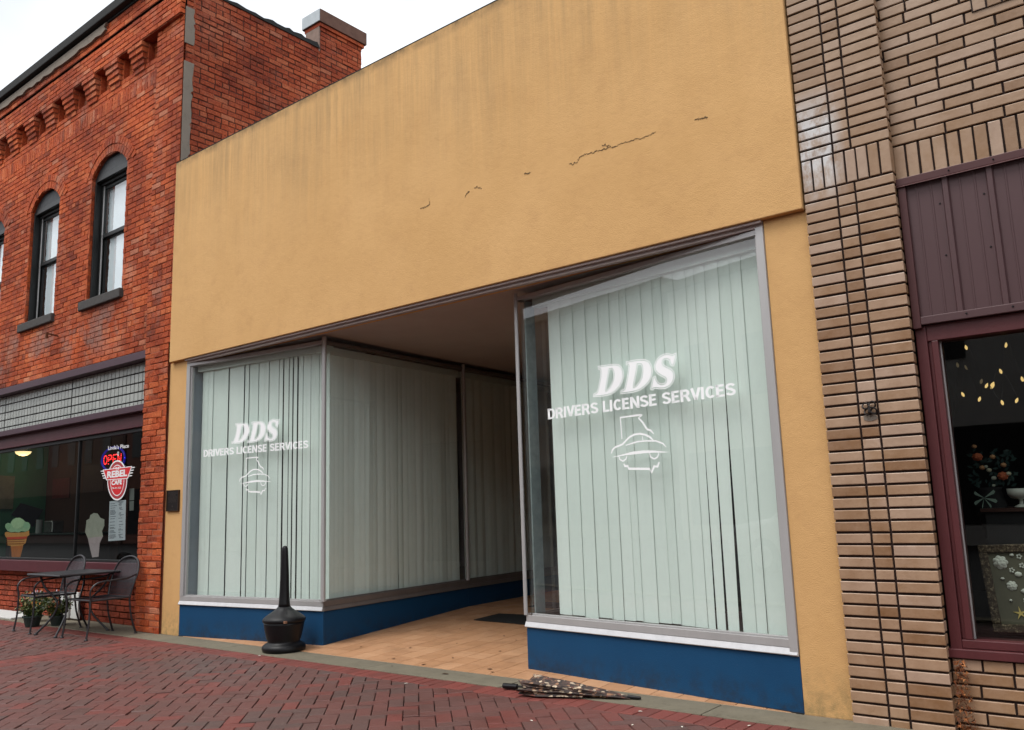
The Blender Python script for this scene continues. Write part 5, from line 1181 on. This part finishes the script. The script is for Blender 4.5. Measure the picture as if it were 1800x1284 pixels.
for (dx,dz) in ((-.05,-.03),(-.045,.03),(.055,.035),(.06,-.02),(-.015,-.055),(.03,-.05)): m.face([(-1.0,.60,1.238),(-1.0+dx,.60,1.238+dz+.012),(-1.0+dx*1.15,.60,1.238+dz),(-1.0+dx,.60,1.238+dz-.012)])
m.build('ribbon_bow',simple('pale_ribbon',(.22,.30,.25),.5,var=.3,nscale=40),fa)
cp_=MB(); cp_.lathe([(.04,0),(.035,.006),(.01,.02),(.012,.045),(.05,.055),(.068,.075),(.07,.11),(.066,.11),(.06,.08)],(-.82,.68,1.178),24)
tag(cp_.build('footed_bowl',simple('white_ceramic',(.65,.65,.58),.3),smooth=True),'white footed bowl beside the flower arrangement in the shop window','bowl')
ds=empty('display_stand',(-.7,.8,0),'dark wooden display stand under the flowers in the shop window','stand')
m=MB(); m.box(-1.02,-.2,.55,1.1,1.155,1.176); m.build('top',simple('stand_wood',(.05,.02,.015),.35),ds)
m=MB(); m.box(-1.0,-.22,.57,1.08,.445,1.153); m.build('body',M_BLK,ds)

# ================================================================ ACROSS THE STREET (only seen as reflections)
def shop(name,x0,x1,h,c,label,seed):
    random.seed(seed); root=empty(name,((x0+x1)/2,-18,0),label,'building'); m=MB(); m.box(x0,x1,-28,-18,0,h); m.build('wall',simple(name+str(seed),c,.9,var=.3,nscale=2),root)
    m=MB(); m.box(x0-.1,x1+.1,-28.1,-17.8,h+.001,h+.3); m.build('cornice',M_CONC,root); n=int((x1-x0)/2.2)
    for i in range(n):
        xx=x0+1.1+i*(x1-x0-1)/n
        if h>7: m=MB(); m.box(xx-.45,xx+.45,-18.05,-17.97,4.6,6.6); m.build('window',M_SASH,root)
    m=MB(); m.box(x0+.5,x1-.5,-18.06,-17.96,.5,2.9); m.build('shop_window',M_BLK,root)
shop('opposite_building',-95,-46.2,8.6,(.10,.06,.05),'dark long brick row across the street, farthest left',6)
shop('opposite_building',-46,-30,8.2,(.16,.07,.05),'dark red brick row across the street, far left, reflected in the glass',1)
shop('opposite_building',-29.8,-19,9.0,(.12,.10,.08),'brown two-storey row across the street, behind the camera left',2)
shop('opposite_building',-18.8,-10.4,8.7,(.36,.32,.27),'tan two-storey front across the street, behind the camera',3)
shop('opposite_building',-10.2,0,7.6,(.42,.40,.37),'pale grey front across the street, straight behind the camera',4)
shop('opposite_building',.2,14,8.4,(.14,.06,.045),'red brick front across the street, behind the camera right',5)
# parked car behind the camera, seen only as a faint reflection in the shop glass
pc=empty('parked_car',(-6.6,-8.6,0),'white hatchback parked at the kerb behind the camera','car')
M_CAR=simple('white_car_paint',(.75,.75,.74),.25,metal=.4,var=.03)
pr=[(-2.1,.32),(-2.15,.62),(-1.95,.85),(-1.2,.95),(-.55,1.42),(.7,1.46),(1.5,1.12),(2.05,.98),(2.12,.6),(2.05,.32)]
m=MB(); m.extrude(pr,lambda u,v,d:(-6.6+u,-8.6-d,v),-.85,.85); m.build('body',M_CAR,pc,bevel=.08)
m=MB(); m.extrude([(-1.08,.97),(-.5,1.36),(.62,1.40),(1.25,1.10),(1.2,.97)],lambda u,v,d:(-6.6+u,-8.6-d,v),-.862,.862); m.build('side_windows',M_BLK,pc)
for sx in (-1.35,1.35):
    for sy in (-1,1):
        m=MB(); m.tube([(-6.6+sx,-8.6+sy*.68,.31),(-6.6+sx,-8.6+sy*.88,.31)],.31,20,smooth=False); wo=m.build('wheel',M_BLK,pc)
        m=MB(); m.tube([(-6.6+sx,-8.6+sy*.70,.31),(-6.6+sx,-8.6+sy*.89,.31)],.19,16,smooth=False); m.build('rim',M_ALU,wo)
